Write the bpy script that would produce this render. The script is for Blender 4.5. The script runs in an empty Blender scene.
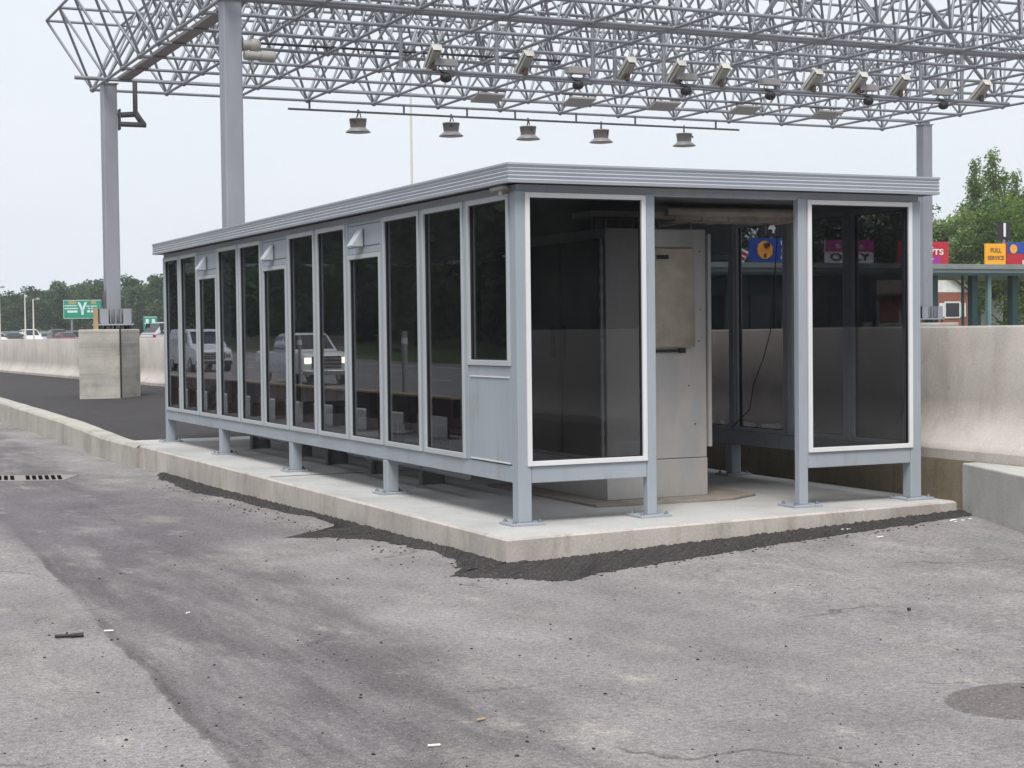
import bpy, math, random
from mathutils import Vector, Matrix
random.seed(7)
S = bpy.context.scene
C = S.collection
RAD = math.radians
# ------------------------------------------------------------------ helpers
class MB:
    """collects boxes, bars, tubes and sheets into one mesh"""
    def __init__(s): s.v = []; s.f = []; s.sm = []
    def add(s, vs, fs, smooth=False):
        n = len(s.v); s.v += [tuple(v) for v in vs]
        s.f += [tuple(i + n for i in f) for f in fs]; s.sm += [smooth] * len(fs)
        return s
    def box(s, x0, x1, y0, y1, z0, z1, M=None):
        vs = [Vector(p) for p in ((x0,y0,z0),(x1,y0,z0),(x1,y1,z0),(x0,y1,z0),(x0,y0,z1),(x1,y0,z1),(x1,y1,z1),(x0,y1,z1))]
        if M: vs = [M @ v for v in vs]
        return s.add(vs, [(3,2,1,0),(4,5,6,7),(0,1,5,4),(1,2,6,5),(2,3,7,6),(3,0,4,7)])
    def prism(s, pts, z0, z1):
        """polygon (counter-clockwise) of (x,y) or (x,y,ztop,zbottom)"""
        n = len(pts)
        vs = [(p[0],p[1],p[3] if len(p)>3 else z0) for p in pts] + [(p[0],p[1],p[2] if len(p)>2 else z1) for p in pts]
        return s.add(vs, [tuple(range(n-1,-1,-1)), tuple(range(n,2*n))] + [(i,(i+1)%n,n+(i+1)%n,n+i) for i in range(n)])
    def extr(s, prof, a, b, fn):
        """profile (list of 2-D points) extruded from a to b through fn(u,v,t)"""
        n = len(prof)
        vs = [fn(u,v,a) for u,v in prof] + [fn(u,v,b) for u,v in prof]
        return s.add(vs, [tuple(range(n-1,-1,-1)), tuple(range(n,2*n))] + [(i,(i+1)%n,n+(i+1)%n,n+i) for i in range(n)])
    def tube(s, a, b, r, n=8, r2=None, cap=True):
        a = Vector(a); b = Vector(b); d = (b-a)
        if d.length < 1e-6: return s
        d.normalize(); u = d.orthogonal().normalized(); w = d.cross(u)
        r2 = r if r2 is None else r2
        vs = [a + (u*math.cos(2*math.pi*i/n) + w*math.sin(2*math.pi*i/n))*r for i in range(n)]
        vs += [b + (u*math.cos(2*math.pi*i/n) + w*math.sin(2*math.pi*i/n))*r2 for i in range(n)]
        s.add(vs, [(i,(i+1)%n,n+(i+1)%n,n+i) for i in range(n)], True)
        if cap: s.add(vs[:n], [tuple(range(n-1,-1,-1))]); s.add(vs[n:], [tuple(range(n))])
        return s
    def path(s, pts, r, n=8):
        for a, b in zip(pts, pts[1:]): s.tube(a, b, r, n)
        return s
    def lathe(s, prof, c, n=16):
        """prof: (r,z) list around the vertical through c"""
        vs = []; m = len(prof)
        for r, z in prof:
            for i in range(n):
                t = 2*math.pi*i/n; vs.append((c[0]+r*math.cos(t), c[1]+r*math.sin(t), c[2]+z))
        fs = [(k*n+i, k*n+(i+1)%n, (k+1)*n+(i+1)%n, (k+1)*n+i) for k in range(m-1) for i in range(n)]
        s.add(vs, fs, True)
        s.add(vs[:n], [tuple(range(n-1,-1,-1))]); s.add(vs[-n:], [tuple(range(n))])
        return s
    def build(s, name, mat, parent=None, bevel=0, M=None):
        me = bpy.data.meshes.new(name)
        me.from_pydata(s.v, [], s.f); me.polygons.foreach_set('use_smooth', s.sm); me.update()
        if mat: me.materials.append(mat)
        o = bpy.data.objects.new(name, me); C.objects.link(o)
        if parent is not None: o.parent = parent
        if M is not None: o.matrix_local = M
        if bevel:
            b = o.modifiers.new('Bevel', 'BEVEL'); b.width = bevel; b.segments = 2; b.limit_method = 'ANGLE'
        return o
def tag(o, label=None, cat=None, group=None, kind=None):
    if label: o['label'] = label
    if cat: o['category'] = cat
    if group: o['group'] = group
    if kind: o['kind'] = kind
    return o
def empty(name, loc, label, cat, group=None, rz=0):
    o = bpy.data.objects.new(name, None); C.objects.link(o); o.location = loc; o.rotation_euler.z = rz
    o.empty_display_size = .2
    return tag(o, label, cat, group)
def copy_tree(o, parent=None):
    c = o.copy(); C.objects.link(c)
    if parent is not None: c.parent = parent; c.matrix_parent_inverse = o.matrix_parent_inverse.copy()
    for ch in list(o.children): copy_tree(ch, c)
    return c
def text_obj(s, size, mat, M, parent, name='lettering', extr=.004, width=None, bold=0.0):
    cu = bpy.data.curves.new('t', 'FONT'); cu.body = s; cu.size = size; cu.align_x = 'CENTER'; cu.align_y = 'CENTER'
    cu.extrude = extr; cu.offset = bold*size
    t = bpy.data.objects.new('t', cu); C.objects.link(t)
    bpy.context.view_layer.update()
    me = bpy.data.meshes.new_from_object(t.evaluated_get(bpy.context.evaluated_depsgraph_get()))
    bpy.data.objects.remove(t); bpy.data.curves.remove(cu)
    me.materials.clear(); me.materials.append(mat)
    if width:
        w = max(v.co.x for v in me.vertices) - min(v.co.x for v in me.vertices)
        for v in me.vertices: v.co.x *= width/w
    o = bpy.data.objects.new(name, me); C.objects.link(o); o.parent = parent; o.matrix_local = M
    return o
# ------------------------------------------------------------------ materials
def mat_new(name):
    m = bpy.data.materials.new(name); m.use_nodes = True
    nt = m.node_tree; return m, nt, nt.nodes, nt.links, nt.nodes['Principled BSDF']
def N(nt, typ, **kw):
    n = nt.nodes.new(typ)
    for k, v in kw.items():
        if k.startswith('i_'): n.inputs[k[2:].replace('_', ' ')].default_value = v
        else: setattr(n, k, v)
    return n
def noise(nt, scale, detail=4, rough=.6, vec=None, sc3=None):
    n = N(nt, 'ShaderNodeTexNoise', i_Scale=scale, i_Detail=detail, i_Roughness=rough)
    if vec is not None:
        if sc3:
            mp = N(nt, 'ShaderNodeMapping'); mp.inputs['Scale'].default_value = sc3
            nt.links.new(vec, mp.inputs['Vector']); vec = mp.outputs[0]
        nt.links.new(vec, n.inputs['Vector'])
    return n.outputs['Fac']
def ramp(nt, fac, stops):
    r = N(nt, 'ShaderNodeValToRGB'); e = r.color_ramp.elements
    while len(e) < len(stops): e.new(.5)
    for el, (p, c) in zip(e, stops):
        el.position = p; el.color = (c[0], c[1], c[2], 1) if isinstance(c, (tuple, list)) else (c, c, c, 1)
    nt.links.new(fac, r.inputs[0]); return r.outputs[0]
def mixc(nt, fac, a, b, mode='MIX'):
    m = N(nt, 'ShaderNodeMix', data_type='RGBA', blend_type=mode)
    for sock, val in ((m.inputs[0], fac), (m.inputs[6], a), (m.inputs[7], b)):
        if hasattr(val, 'is_output'): nt.links.new(val, sock)
        elif isinstance(val, (int, float)): sock.default_value = val if sock.type == 'VALUE' else (val, val, val, 1)
        else: sock.default_value = (*val, 1)
    return m.outputs[2]
def math_(nt, op, a, b=0.0, c=0.0, clamp=False):
    m = N(nt, 'ShaderNodeMath', operation=op); m.use_clamp = clamp
    for i, v in enumerate((a, b, c)):
        if hasattr(v, 'is_output'): nt.links.new(v, m.inputs[i])
        else: m.inputs[i].default_value = v
    return m.outputs[0]
def coords(nt, which='Object'):
    return N(nt, 'ShaderNodeTexCoord').outputs[which]
def bump(nt, bs, h, strength=.3, dist=.01):
    b = N(nt, 'ShaderNodeBump', i_Strength=strength, i_Distance=dist)
    nt.links.new(h, b.inputs['Height']); nt.links.new(b.outputs[0], bs.inputs['Normal'])
def simple(name, col, rough=.6, metal=0, var=.12, scale=3., streak=False, bmp=0, dirt=None):
    m, nt, nn, L, bs = mat_new(name)
    v = coords(nt)
    n1 = noise(nt, scale, 5, .65, v, (1,1,.25) if streak else None)
    lo = tuple(c*(1-var) for c in col); hi = tuple(min(1, c*(1+var)) for c in col)
    c = ramp(nt, n1, [(.3, lo), (.7, hi)])
    if dirt:
        n2 = noise(nt, scale*2.7, 6, .7, v, (1,1,.3))
        c = mixc(nt, ramp(nt, n2, [(.56, 0.), (.75, .6)]), c, dirt)
    L.new(c, bs.inputs['Base Color']); bs.inputs['Roughness'].default_value = rough; bs.inputs['Metallic'].default_value = metal
    r = math_(nt, 'MULTIPLY_ADD', n1, .25, rough-.12, True); L.new(r, bs.inputs['Roughness'])
    if bmp: bump(nt, bs, noise(nt, scale*25, 3, .6, v), bmp, .004)
    return m
def glass_mat(name, tint, ior=1.39):
    m, nt, nn, L, bs = mat_new(name); nn.remove(bs)
    out = [n for n in nn if n.type == 'OUTPUT_MATERIAL'][0]
    tr = N(nt, 'ShaderNodeBsdfTransparent'); tr.inputs[0].default_value = (*tint, 1)
    gl = N(nt, 'ShaderNodeBsdfGlossy', i_Roughness=.0); gl.inputs[0].default_value = (.88,.94,1,1)
    fr = N(nt, 'ShaderNodeFresnel'); gg = N(nt, 'ShaderNodeNewGeometry'); L.new(math_(nt, 'MULTIPLY_ADD', gg.outputs['Backfacing'], 1/ior-ior, ior), fr.inputs['IOR']); mx = N(nt, 'ShaderNodeMixShader')
    b = N(nt, 'ShaderNodeBump', i_Strength=.012, i_Distance=.02)
    L.new(noise(nt, 1.3, 1, .5, coords(nt)), b.inputs['Height']); L.new(b.outputs[0], gl.inputs['Normal'])
    L.new(fr.outputs[0], mx.inputs[0]); L.new(tr.outputs[0], mx.inputs[1]); L.new(gl.outputs[0], mx.inputs[2]); df = N(nt, 'ShaderNodeBsdfDiffuse'); df.inputs[0].default_value = (.35,.35,.36,1); m2 = N(nt, 'ShaderNodeMixShader')
    L.new(ramp(nt, noise(nt, 1.7, 6, .7, coords(nt), (1,1,.4)), [(.4, .002), (.75, .025)]), m2.inputs[0]); L.new(mx.outputs[0], m2.inputs[1]); L.new(df.outputs[0], m2.inputs[2]); L.new(m2.outputs[0], out.inputs[0])
    return m
M = {}
M['paint'] = simple('grey_blue_paint', (.34,.375,.42), .5, var=.09, scale=1.6, streak=True, dirt=(.25,.25,.245))
M['trim'] = simple('mill_aluminium_trim', (.44,.47,.49), .42, var=.06, scale=2)
M['white_trim'] = simple('white_trim', (.74,.74,.76), .4, var=.04, scale=2)
M['fascia'] = simple('fascia_metal', (.40,.43,.48), .38, var=.06, scale=.8)
M['soffit'] = simple('soffit', (.2,.21,.22), .7)
M['glass'] = glass_mat('tinted_glass', (.54,.54,.555))
M['galv'] = simple('galvanised_steel', (.275,.29,.32), .5, .35, var=.16, scale=2.2, bmp=.05)
M['galv_col'] = simple('galvanised_column', (.33,.345,.39), .55, .2, var=.12, scale=1.5, streak=True)
M['galv_dark'] = simple('weathered_pipe', (.12,.125,.14), .55, .3, var=.2)
M['black'] = simple('black_rubber', (.02,.02,.023), .5, var=.2)
M['cable'] = simple('dark_cable', (.03,.03,.035), .6)
M['beige'] = simple('beige_housing', (.36,.35,.32), .5, var=.1)
M['offwhite'] = simple('off_white_shell', (.62,.60,.55), .45, var=.06)
M['lamp'] = simple('grey_floodlight_housing', (.40,.38,.37), .5, var=.08)
M['lampskirt'] = simple('floodlight_reflector', (.27,.26,.27), .4, var=.08)
M['panelgrey'] = simple('antenna_shell', (.36,.35,.35), .6, var=.05)
M['copper'] = simple('brass_bracket', (.17,.12,.08), .5, .4)
M['yard'] = simple('dark_green_paint', (.008,.04,.042), .5, var=.15)
M['lightgreen'] = simple('green_grey_paint', (.12,.22,.21), .5)
M['canopy'] = simple('canopy_metal', (.20,.235,.225), .5, var=.15, scale=1)
M['brick'] = None
M['roofbrown'] = simple('brown_shingles', (.19,.14,.12), .9, var=.25, scale=8)
M['siding'] = simple('white_siding', (.72,.72,.70), .6)
M['signwhite'] = simple('sign_white', (.78,.78,.78), .5, var=.03)
M['signblack'] = simple('sign_black', (.02,.02,.025), .5)
M['red'] = simple('sign_red', (.45,.015,.03), .5, var=.06)
M['purple'] = simple('sign_purple', (.33,.02,.27), .5, var=.06)
M['magenta'] = simple('sign_magenta', (.48,.03,.24), .5, var=.06)
M['yellow'] = simple('sign_yellow', (.88,.42,.02), .5, var=.06)
M['blue'] = simple('sign_blue', (.012,.06,.34), .5, var=.06)
M['orange'] = simple('sign_orange', (.85,.36,.03), .5, var=.1, scale=6)
M['green'] = simple('sign_green', (.0,.26,.17), .5, var=.06)
M['signlight'] = simple('sign_legend', (.62,.75,.78), .5, var=.05)
M['tan'] = simple('sign_tan', (.38,.30,.14), .5, var=.06)
M['tyre'] = simple('tyre_rubber', (.025,.025,.025), .8)
M['chrome'] = simple('chrome', (.6,.6,.6), .2, .9)
M['carglass'] = simple('car_glass', (.02,.025,.03), .08)
M['carwhite'] = simple('white_car_paint', (.72,.73,.74), .25, var=.03)
M['carsilver'] = simple('silver_car_paint', (.45,.47,.5), .3, .3, var=.03)
M['carblack'] = simple('dark_car_paint', (.03,.033,.04), .25, var=.05)
M['carmaroon'] = simple('maroon_car_paint', (.12,.03,.05), .25, var=.05)
M['rust'] = simple('weathering_steel', (.055,.026,.022), .85, var=.35, scale=4)
M['rustlight'] = simple('sandy_rail_cap', (.45,.33,.2), .8, var=.2)
M['bark'] = simple('bark', (.09,.07,.055), .9, var=.3, scale=6, bmp=.4)
M['paleply'] = simple('plywood_mat', (.27,.24,.205), .85, var=.2, scale=5)
M['tray'] = simple('cable_tray_wrap', (.50,.45,.39), .7, var=.22, scale=6)
M['rackleg'] = simple('stand_grey', (.17,.18,.18), .6, var=.15)
M['rack'] = simple('rack_grey', (.09,.095,.10), .5, var=.1)
def emit(name, col, s):
    m, nt, nn, L, bs = mat_new(name)
    bs.inputs['Base Color'].default_value = (*col, 1); bs.inputs['Emission Color'].default_value = (*col, 1); bs.inputs['Emission Strength'].default_value = s
    return m
M['headlamp'] = emit('lit_headlamp', (1,.85,.6), 6)
M['taillamp'] = simple('red_lamp_lens', (.4,.02,.02), .3)
def mk_brick():
    m, nt, nn, L, bs = mat_new('brick')
    b = N(nt, 'ShaderNodeTexBrick', i_Scale=4.0); b.inputs['Color1'].default_value = (.30,.085,.055,1); b.inputs['Color2'].default_value = (.24,.07,.05,1)
    b.inputs['Mortar'].default_value = (.3,.24,.2,1); b.inputs['Mortar Size'].default_value = .01
    mp = N(nt, 'ShaderNodeMapping'); mp.inputs['Rotation'].default_value = (RAD(90),0,0)
    L.new(coords(nt), mp.inputs[0]); L.new(mp.outputs[0], b.inputs['Vector']); L.new(b.outputs[0], bs.inputs['Base Color']); bs.inputs['Roughness'].default_value = .9
    return m
M['brick'] = mk_brick()
def mk_stainless():
    m, nt, nn, L, bs = mat_new('stainless_cabinet')
    v = coords(nt)
    a = noise(nt, 6, 5, .7, v, (1,1,.8)); b = noise(nt, 2.0, 4, .6, v, (1,1,.35))
    c = mixc(nt, .35, ramp(nt, b, [(.3, (.42,.43,.45)), (.45,(.52,.51,.505)), (.55,(.62,.57,.53)), (.7, (.48,.485,.50))]), ramp(nt, a, [(.3, (.46,.46,.46)), (.7, (.56,.56,.56))]))
    L.new(c, bs.inputs['Base Color']); bs.inputs['Metallic'].default_value = .4
    r = math_(nt, 'MULTIPLY_ADD', b, .3, .3); L.new(r, bs.inputs['Roughness'])
    bump(nt, bs, noise(nt, 2.2, 2, .5, v), .25, .02)
    return m
M['steel'] = mk_stainless()
M['plate'] = simple('dull_yellow_plate', (.46,.41,.33), .34, .5, var=.25, scale=3.5)
def mk_concrete(name, base, rust=False, stain=.5, scale=1., bands=False):
    m, nt, nn, L, bs = mat_new(name)
    v = coords(nt)
    n1 = noise(nt, .9*scale, 6, .65, v); n2 = noise(nt, 3.3*scale, 6, .7, v, (1,1,.35)); n3 = noise(nt, 60, 3, .6, v)
    lo = tuple(c*.72 for c in base); hi = tuple(min(1, c*1.16) for c in base)
    c = ramp(nt, n1, [(.28, lo), (.5, base), (.72, hi)])
    c = mixc(nt, ramp(nt, n2, [(.5, 0.), (.72, stain)]), c, (base[0]*.62, base[1]*.60, base[2]*.55))
    c = mixc(nt, .8, c, ramp(nt, n3, [(.3, .43), (.5, .5), (.7, .57)]), 'OVERLAY')
    if bands:
        nb = noise(nt, 1.0, 4, .6, v, (.25,.25,3.6)); c = mixc(nt, .9, c, ramp(nt, nb, [(.35, .42), (.5, .52), (.65, .55)]), 'OVERLAY')
        nb2 = noise(nt, 1.3, 2, .5, v, (.1,.1,6.)); c = mixc(nt, ramp(nt, nb2, [(.60, 0.), (.66, .45)]), c, (.26,.24,.21))
    vo = N(nt, 'ShaderNodeTexVoronoi', i_Scale=2.3); L.new(v, vo.inputs['Vector'])
    c = mixc(nt, ramp(nt, vo.outputs['Distance'], [(.03, .55), (.07, 0.)]), c, (base[0]*.5, base[1]*.48, base[2]*.45))
    if rust:
        n4 = noise(nt, 1.6, 5, .7, v, (.8,2.0,.18))
        c = mixc(nt, ramp(nt, n4, [(.62, 0.), (.78, .55)]), c, (.42,.29,.17))
    L.new(c, bs.inputs['Base Color']); bs.inputs['Roughness'].default_value = .88
    bump(nt, bs, n3, .15, .004)
    return m
M['conc_slab'] = mk_concrete('slab_concrete', (.46,.458,.45), stain=.25)
M['conc_side'] = mk_concrete('slab_edge_concrete', (.50,.455,.42), stain=.75, scale=1.6)
M['conc_kerb'] = mk_concrete('kerb_concrete', (.44,.42,.375), stain=.45, scale=1.5)
M['conc_bar'] = mk_concrete('barrier_concrete', (.49,.455,.42), rust=True, stain=.5, scale=.8)
M['conc_foot'] = mk_concrete('footing_concrete', (.27,.225,.16), rust=True, stain=.9, scale=2)
M['conc_ped'] = mk_concrete('pedestal_concrete', (.47,.45,.41), bands=True, stain=.35, scale=1.4)
M['conc_block'] = mk_concrete('block_concrete', (.47,.465,.445), stain=.35, scale=1.2)
def mk_asphalt(name='worn_asphalt', base=(.236,.218,.218), detail=True):
    m, nt, nn, L, bs = mat_new(name)
    v = coords(nt)
    big = noise(nt, .35, 6, .62, v); med = noise(nt, 1.7, 6, .68, v, (1.,.6,1)); fine = noise(nt, 95, 3, .75, v); fine2 = noise(nt, 28, 4, .7, v)
    k = lambda s: tuple(c*s for c in base)
    c = ramp(nt, big, [(.32, k(.84)), (.5, k(1.)), (.66, k(1.15))])
    if detail:
        sx = N(nt, 'ShaderNodeSeparateXYZ'); L.new(v, sx.inputs[0]); X, Y, Z = sx.outputs
        wob = math_(nt, 'MULTIPLY_ADD', noise(nt, 1.1, 5, .7, v), .55, -.27)
        wob2 = math_(nt, 'MULTIPLY_ADD', noise(nt, .7, 6, .75, v), 1.6, -.8)
        def band(coord, lo, hi, softlo, softhi, wlo, whi):
            a = N(nt, 'ShaderNodeMapRange', interpolation_type='SMOOTHSTEP'); L.new(math_(nt, 'ADD', coord, wlo), a.inputs[0]); a.inputs[1].default_value = lo-softlo; a.inputs[2].default_value = lo+softlo
            b = N(nt, 'ShaderNodeMapRange', interpolation_type='SMOOTHSTEP'); L.new(math_(nt, 'ADD', coord, whi), b.inputs[0]); b.inputs[1].default_value = hi-softhi; b.inputs[2].default_value = hi+softhi; b.inputs[3].default_value = 1; b.inputs[4].default_value = 0
            return math_(nt, 'MULTIPLY', a.outputs[0], b.outputs[0])
        # the trench strip running beside the kerb: crisp left edge, blurred right edge; slightly skewed
        Xs = math_(nt, 'MULTIPLY_ADD', Y, -.052, X)
        strip = band(Xs, -3.34, -1.95, .03, .30, math_(nt, 'MULTIPLY', wob, .35), math_(nt, 'MULTIPLY', wob2, .5))
        patchy = ramp(nt, noise(nt, 1.0, 5, .66, v, (2.3,.33,1)), [(.38, .3), (.54, 1.)])
        c = mixc(nt, math_(nt, 'MULTIPLY', strip, patchy), c, (base[0]*.50,base[1]*.485,base[2]*.51))
        # thin seam at the strip's left edge
        seam = band(Xs, -3.36, -3.30, .012, .02, math_(nt, 'MULTIPLY', wob, .35), math_(nt, 'MULTIPLY', wob, .35))
        Xr = math_(nt, 'MULTIPLY_ADD', Y, -.13, X)
        seam2 = math_(nt, 'MULTIPLY', band(Xr, -2.02, -1.80, .12, .05, math_(nt, 'MULTIPLY', wob, .5), math_(nt, 'MULTIPLY', wob, .5)), band(Y, -9, -.2, .1, .8, wob, wob2))
        c = mixc(nt, math_(nt, 'MULTIPLY', seam2, math_(nt, 'MULTIPLY', patchy, .6)), c, k(.48))
        c = mixc(nt, math_(nt, 'MULTIPLY', seam, math_(nt, 'MULTIPLY', patchy, .8)), c, k(.36))
        # darker re-laid area by the drain
        a1 = band(Y, 1.6, 7.4, .5, .8, wob2, wob2); a2 = band(X, -3.3, -1.05, .15, .35, wob, wob)
        c = mixc(nt, math_(nt, 'MULTIPLY', math_(nt, 'MULTIPLY', a1, a2), .75), c, (base[0]*.60, base[1]*.58, base[2]*.64))
        # dusty pale smears, stretched along the traffic direction
        sm = noise(nt, .8, 5, .62, v, (1.5,.55,1))
        c = mixc(nt, ramp(nt, sm, [(.55, 0.), (.72, .55)]), c, (.37,.345,.32))
        sm2 = noise(nt, 1.7, 5, .66, v, (1.3,.75,1))
        c = mixc(nt, ramp(nt, sm2, [(.60, 0.), (.76, .6)]), c, (.44,.405,.35))
        # oval damp stain, right foreground, and a small one near the shelter
        def oval(cx, cy, rx, ry, amt, col, soft=.08):
            nonlocal c
            dx = math_(nt, 'DIVIDE', math_(nt, 'SUBTRACT', X, cx), rx); dy = math_(nt, 'DIVIDE', math_(nt, 'SUBTRACT', Y, cy), ry)
            d = math_(nt, 'SQRT', math_(nt, 'ADD', math_(nt, 'MULTIPLY', dx, dx), math_(nt, 'MULTIPLY', dy, dy)))
            d = math_(nt, 'MULTIPLY_ADD', wob, .25, d)
            r = N(nt, 'ShaderNodeMapRange', interpolation_type='SMOOTHSTEP'); L.new(d, r.inputs[0]); r.inputs[1].default_value = 1-soft; r.inputs[2].default_value = 1+soft; r.inputs[3].default_value = amt; r.inputs[4].default_value = 0
            c = mixc(nt, r.outputs[0], c, col)
        oval(-.17, -5.68, .42, .36, .95, (base[0]*.54,base[1]*.50,base[2]*.50), .04)
    c = mixc(nt, .9, c, ramp(nt, med, [(.30, .37), (.5, .5), (.70, .63)]), 'OVERLAY')
    if detail:
        cw = N(nt, 'ShaderNodeTexNoise', i_Scale=1.4, i_Detail=5); L.new(v, cw.inputs['Vector'])
        vc = N(nt, 'ShaderNodeVectorMath', operation='MULTIPLY_ADD'); L.new(cw.outputs['Color'], vc.inputs[0]); vc.inputs[1].default_value = (.9,.9,.9); L.new(v, vc.inputs[2])
        ve = N(nt, 'ShaderNodeTexVoronoi', feature='DISTANCE_TO_EDGE', i_Scale=.42); L.new(vc.outputs[0], ve.inputs['Vector'])
        cm = math_(nt, 'MULTIPLY', ramp(nt, ve.outputs['Distance'], [(.002, 1.), (.009, 0.)]), ramp(nt, noise(nt, .55, 3, .6, v), [(.50, 0.), (.58, .75)]))
        c = mixc(nt, cm, c, k(.3))
    c = mixc(nt, .8, c, ramp(nt, fine2, [(.3, .26), (.5, .5), (.7, .68)]), 'OVERLAY')
    c = mixc(nt, .7, c, ramp(nt, fine, [(.30, .14), (.5, .5), (.70, .86)]), 'OVERLAY')
    vo = N(nt, 'ShaderNodeTexVoronoi', i_Scale=62.); L.new(v, vo.inputs['Vector'])
    sel = N(nt, 'ShaderNodeSeparateColor'); L.new(vo.outputs['Color'], sel.inputs[0])
    spk = math_(nt, 'MULTIPLY', ramp(nt, vo.outputs['Distance'], [(.12, 1.), (.30, 0.)]), ramp(nt, sel.outputs[0], [(.74, 0.), (.8, 1.)]))
    c = mixc(nt, math_(nt, 'MULTIPLY', spk, .75), c, (.50,.48,.44))
    spk = math_(nt, 'MULTIPLY', ramp(nt, vo.outputs['Distance'], [(.15, 1.), (.30, 0.)]), ramp(nt, sel.outputs[1], [(.88, 0.), (.93, 1.)]))
    c = mixc(nt, math_(nt, 'MULTIPLY', spk, .7), c, (.05,.05,.05))
    L.new(c, bs.inputs['Base Color']); bs.inputs['Roughness'].default_value = .85
    bump(nt, bs, fine, .5, .008)
    return m
M['asphalt'] = mk_asphalt()
M['fresh'] = mk_asphalt('fresh_asphalt', (.036,.031,.031), False)
M['median'] = mk_asphalt('median_asphalt', (.030,.025,.027), False)
M['grass'] = simple('grass', (.075,.12,.03), .95, var=.35, scale=2.5, bmp=.5)
M['roadpaint'] = simple('road_paint', (.62,.62,.6), .7, var=.15, scale=5)
def mk_leaf(name, col, col2):
    m, nt, nn, L, bs = mat_new(name)
    g = N(nt, 'ShaderNodeNewGeometry')
    c = ramp(nt, g.outputs['Random Per Island'], [(0., tuple(x*.6 for x in col)), (.5, col), (1., col2)])
    n = noise(nt, .5, 3, .6, coords(nt))
    c = mixc(nt, .55, c, ramp(nt, n, [(.35, tuple(x*.6 for x in col)), (.65, col2)]))
    L.new(c, bs.inputs['Base Color']); bs.inputs['Roughness'].default_value = .6
    out = [q for q in nn if q.type == 'OUTPUT_MATERIAL'][0]
    t = N(nt, 'ShaderNodeBsdfTranslucent'); L.new(c, t.inputs[0]); mx = N(nt, 'ShaderNodeMixShader'); mx.inputs[0].default_value = .3
    L.new(bs.outputs[0], mx.inputs[1]); L.new(t.outputs[0], mx.inputs[2]); L.new(mx.outputs[0], out.inputs[0])
    return m
M['leaf'] = mk_leaf('leaves', (.10,.19,.03), (.24,.35,.07))
M['leafdark'] = mk_leaf('dark_leaves', (.034,.086,.025), (.085,.155,.04))
# ------------------------------------------------------------------ ground
def lin(x, pts):
    if x <= pts[0][0]: return pts[0][1]
    for (a, p), (b, q) in zip(pts, pts[1:]):
        if x <= b: return p + (q-p)*(x-a)/(b-a)
    return pts[-1][1]
HY = [(0,0),(26,-.25),(60,-.25),(100,0),(170,.85)]
HX = [(-60,1.8),(-45,1.3),(-31,0),(0,0),(4,.088)]
def gh(x, y): return lin(x, HX) + lin(y, HY)
def axis(brk, lo, hi):
    s = sorted(set([lo, hi] + [b[0] for b in brk])); return s
xs = [-1500,-300,-60,-45,-31,-10,0,4,40,200,1500]; ys = [-1500,-300,-40,0,26,60,100,170,400,1800]
b = MB()
vs = [(x,y,gh(x,y)) for y in ys for x in xs]; nx = len(xs)
b.add(vs, [(j*nx+i, j*nx+i+1, (j+1)*nx+i+1, (j+1)*nx+i) for j in range(len(ys)-1) for i in range(nx-1)])
tag(b.build('road', M['asphalt']), 'worn patchy grey asphalt road surface', kind='structure')
# grass verge beyond the traffic lanes on the left (seen mirrored in the side glass)
b = MB()
for (x0, x1) in ((-300,-60),(-60,-45),(-45,-31)):
    for y0, y1 in zip(ys[1:-1], ys[2:]):
        b.add([(x0,y0,gh(x0,y0)+.01),(x1,y0,gh(x1,y0)+.01),(x1,y1,gh(x1,y1)+.01),(x0,y1,gh(x0,y1)+.01)], [(0,1,2,3)])
tag(b.build('grass_bank', M['grass']), kind='structure')
b = MB()
for (x0, x1, y0, y1) in ((28,300,66,400),(-25,4,175,900),(4,28,260,900),(28,300,400,900)):
    yy = sorted(set([y0, y1] + [q for q in ys if y0 < q < y1]))
    for a_, c_ in zip(yy, yy[1:]):
        b.add([(x0,a_,gh(x0,a_)+.012),(x1,a_,gh(x1,a_)+.012),(x1,c_,gh(x1,c_)+.012),(x0,c_,gh(x0,c_)+.012)], [(0,1,2,3)])
tag(b.build('grass_field', M['grass']), kind='structure')
# lane markings on the lanes left of the camera
b = MB()
def mark(x, y0, y1, w=.12):
    yy = [y0] + [q for q in (26,60,100,170) if y0 < q < y1] + [y1]
    for a_, c_ in zip(yy, yy[1:]):
        b.add([(x-w,a_,gh(x,a_)+.006),(x+w,a_,gh(x,a_)+.006),(x+w,c_,gh(x,c_)+.006),(x-w,c_,gh(x,c_)+.006)], [(0,1,2,3)])
for y in range(-10, 200, 9):
    mark(-12.1, y, y+3.5); mark(-19.6, y+4, y+7.5); mark(-23.4, y, y+3.5)
mark(-8.6, 5, 220); mark(-27.5, 0, 220)
tag(b.build('lane_markings', M['roadpaint']), kind='structure')
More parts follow.
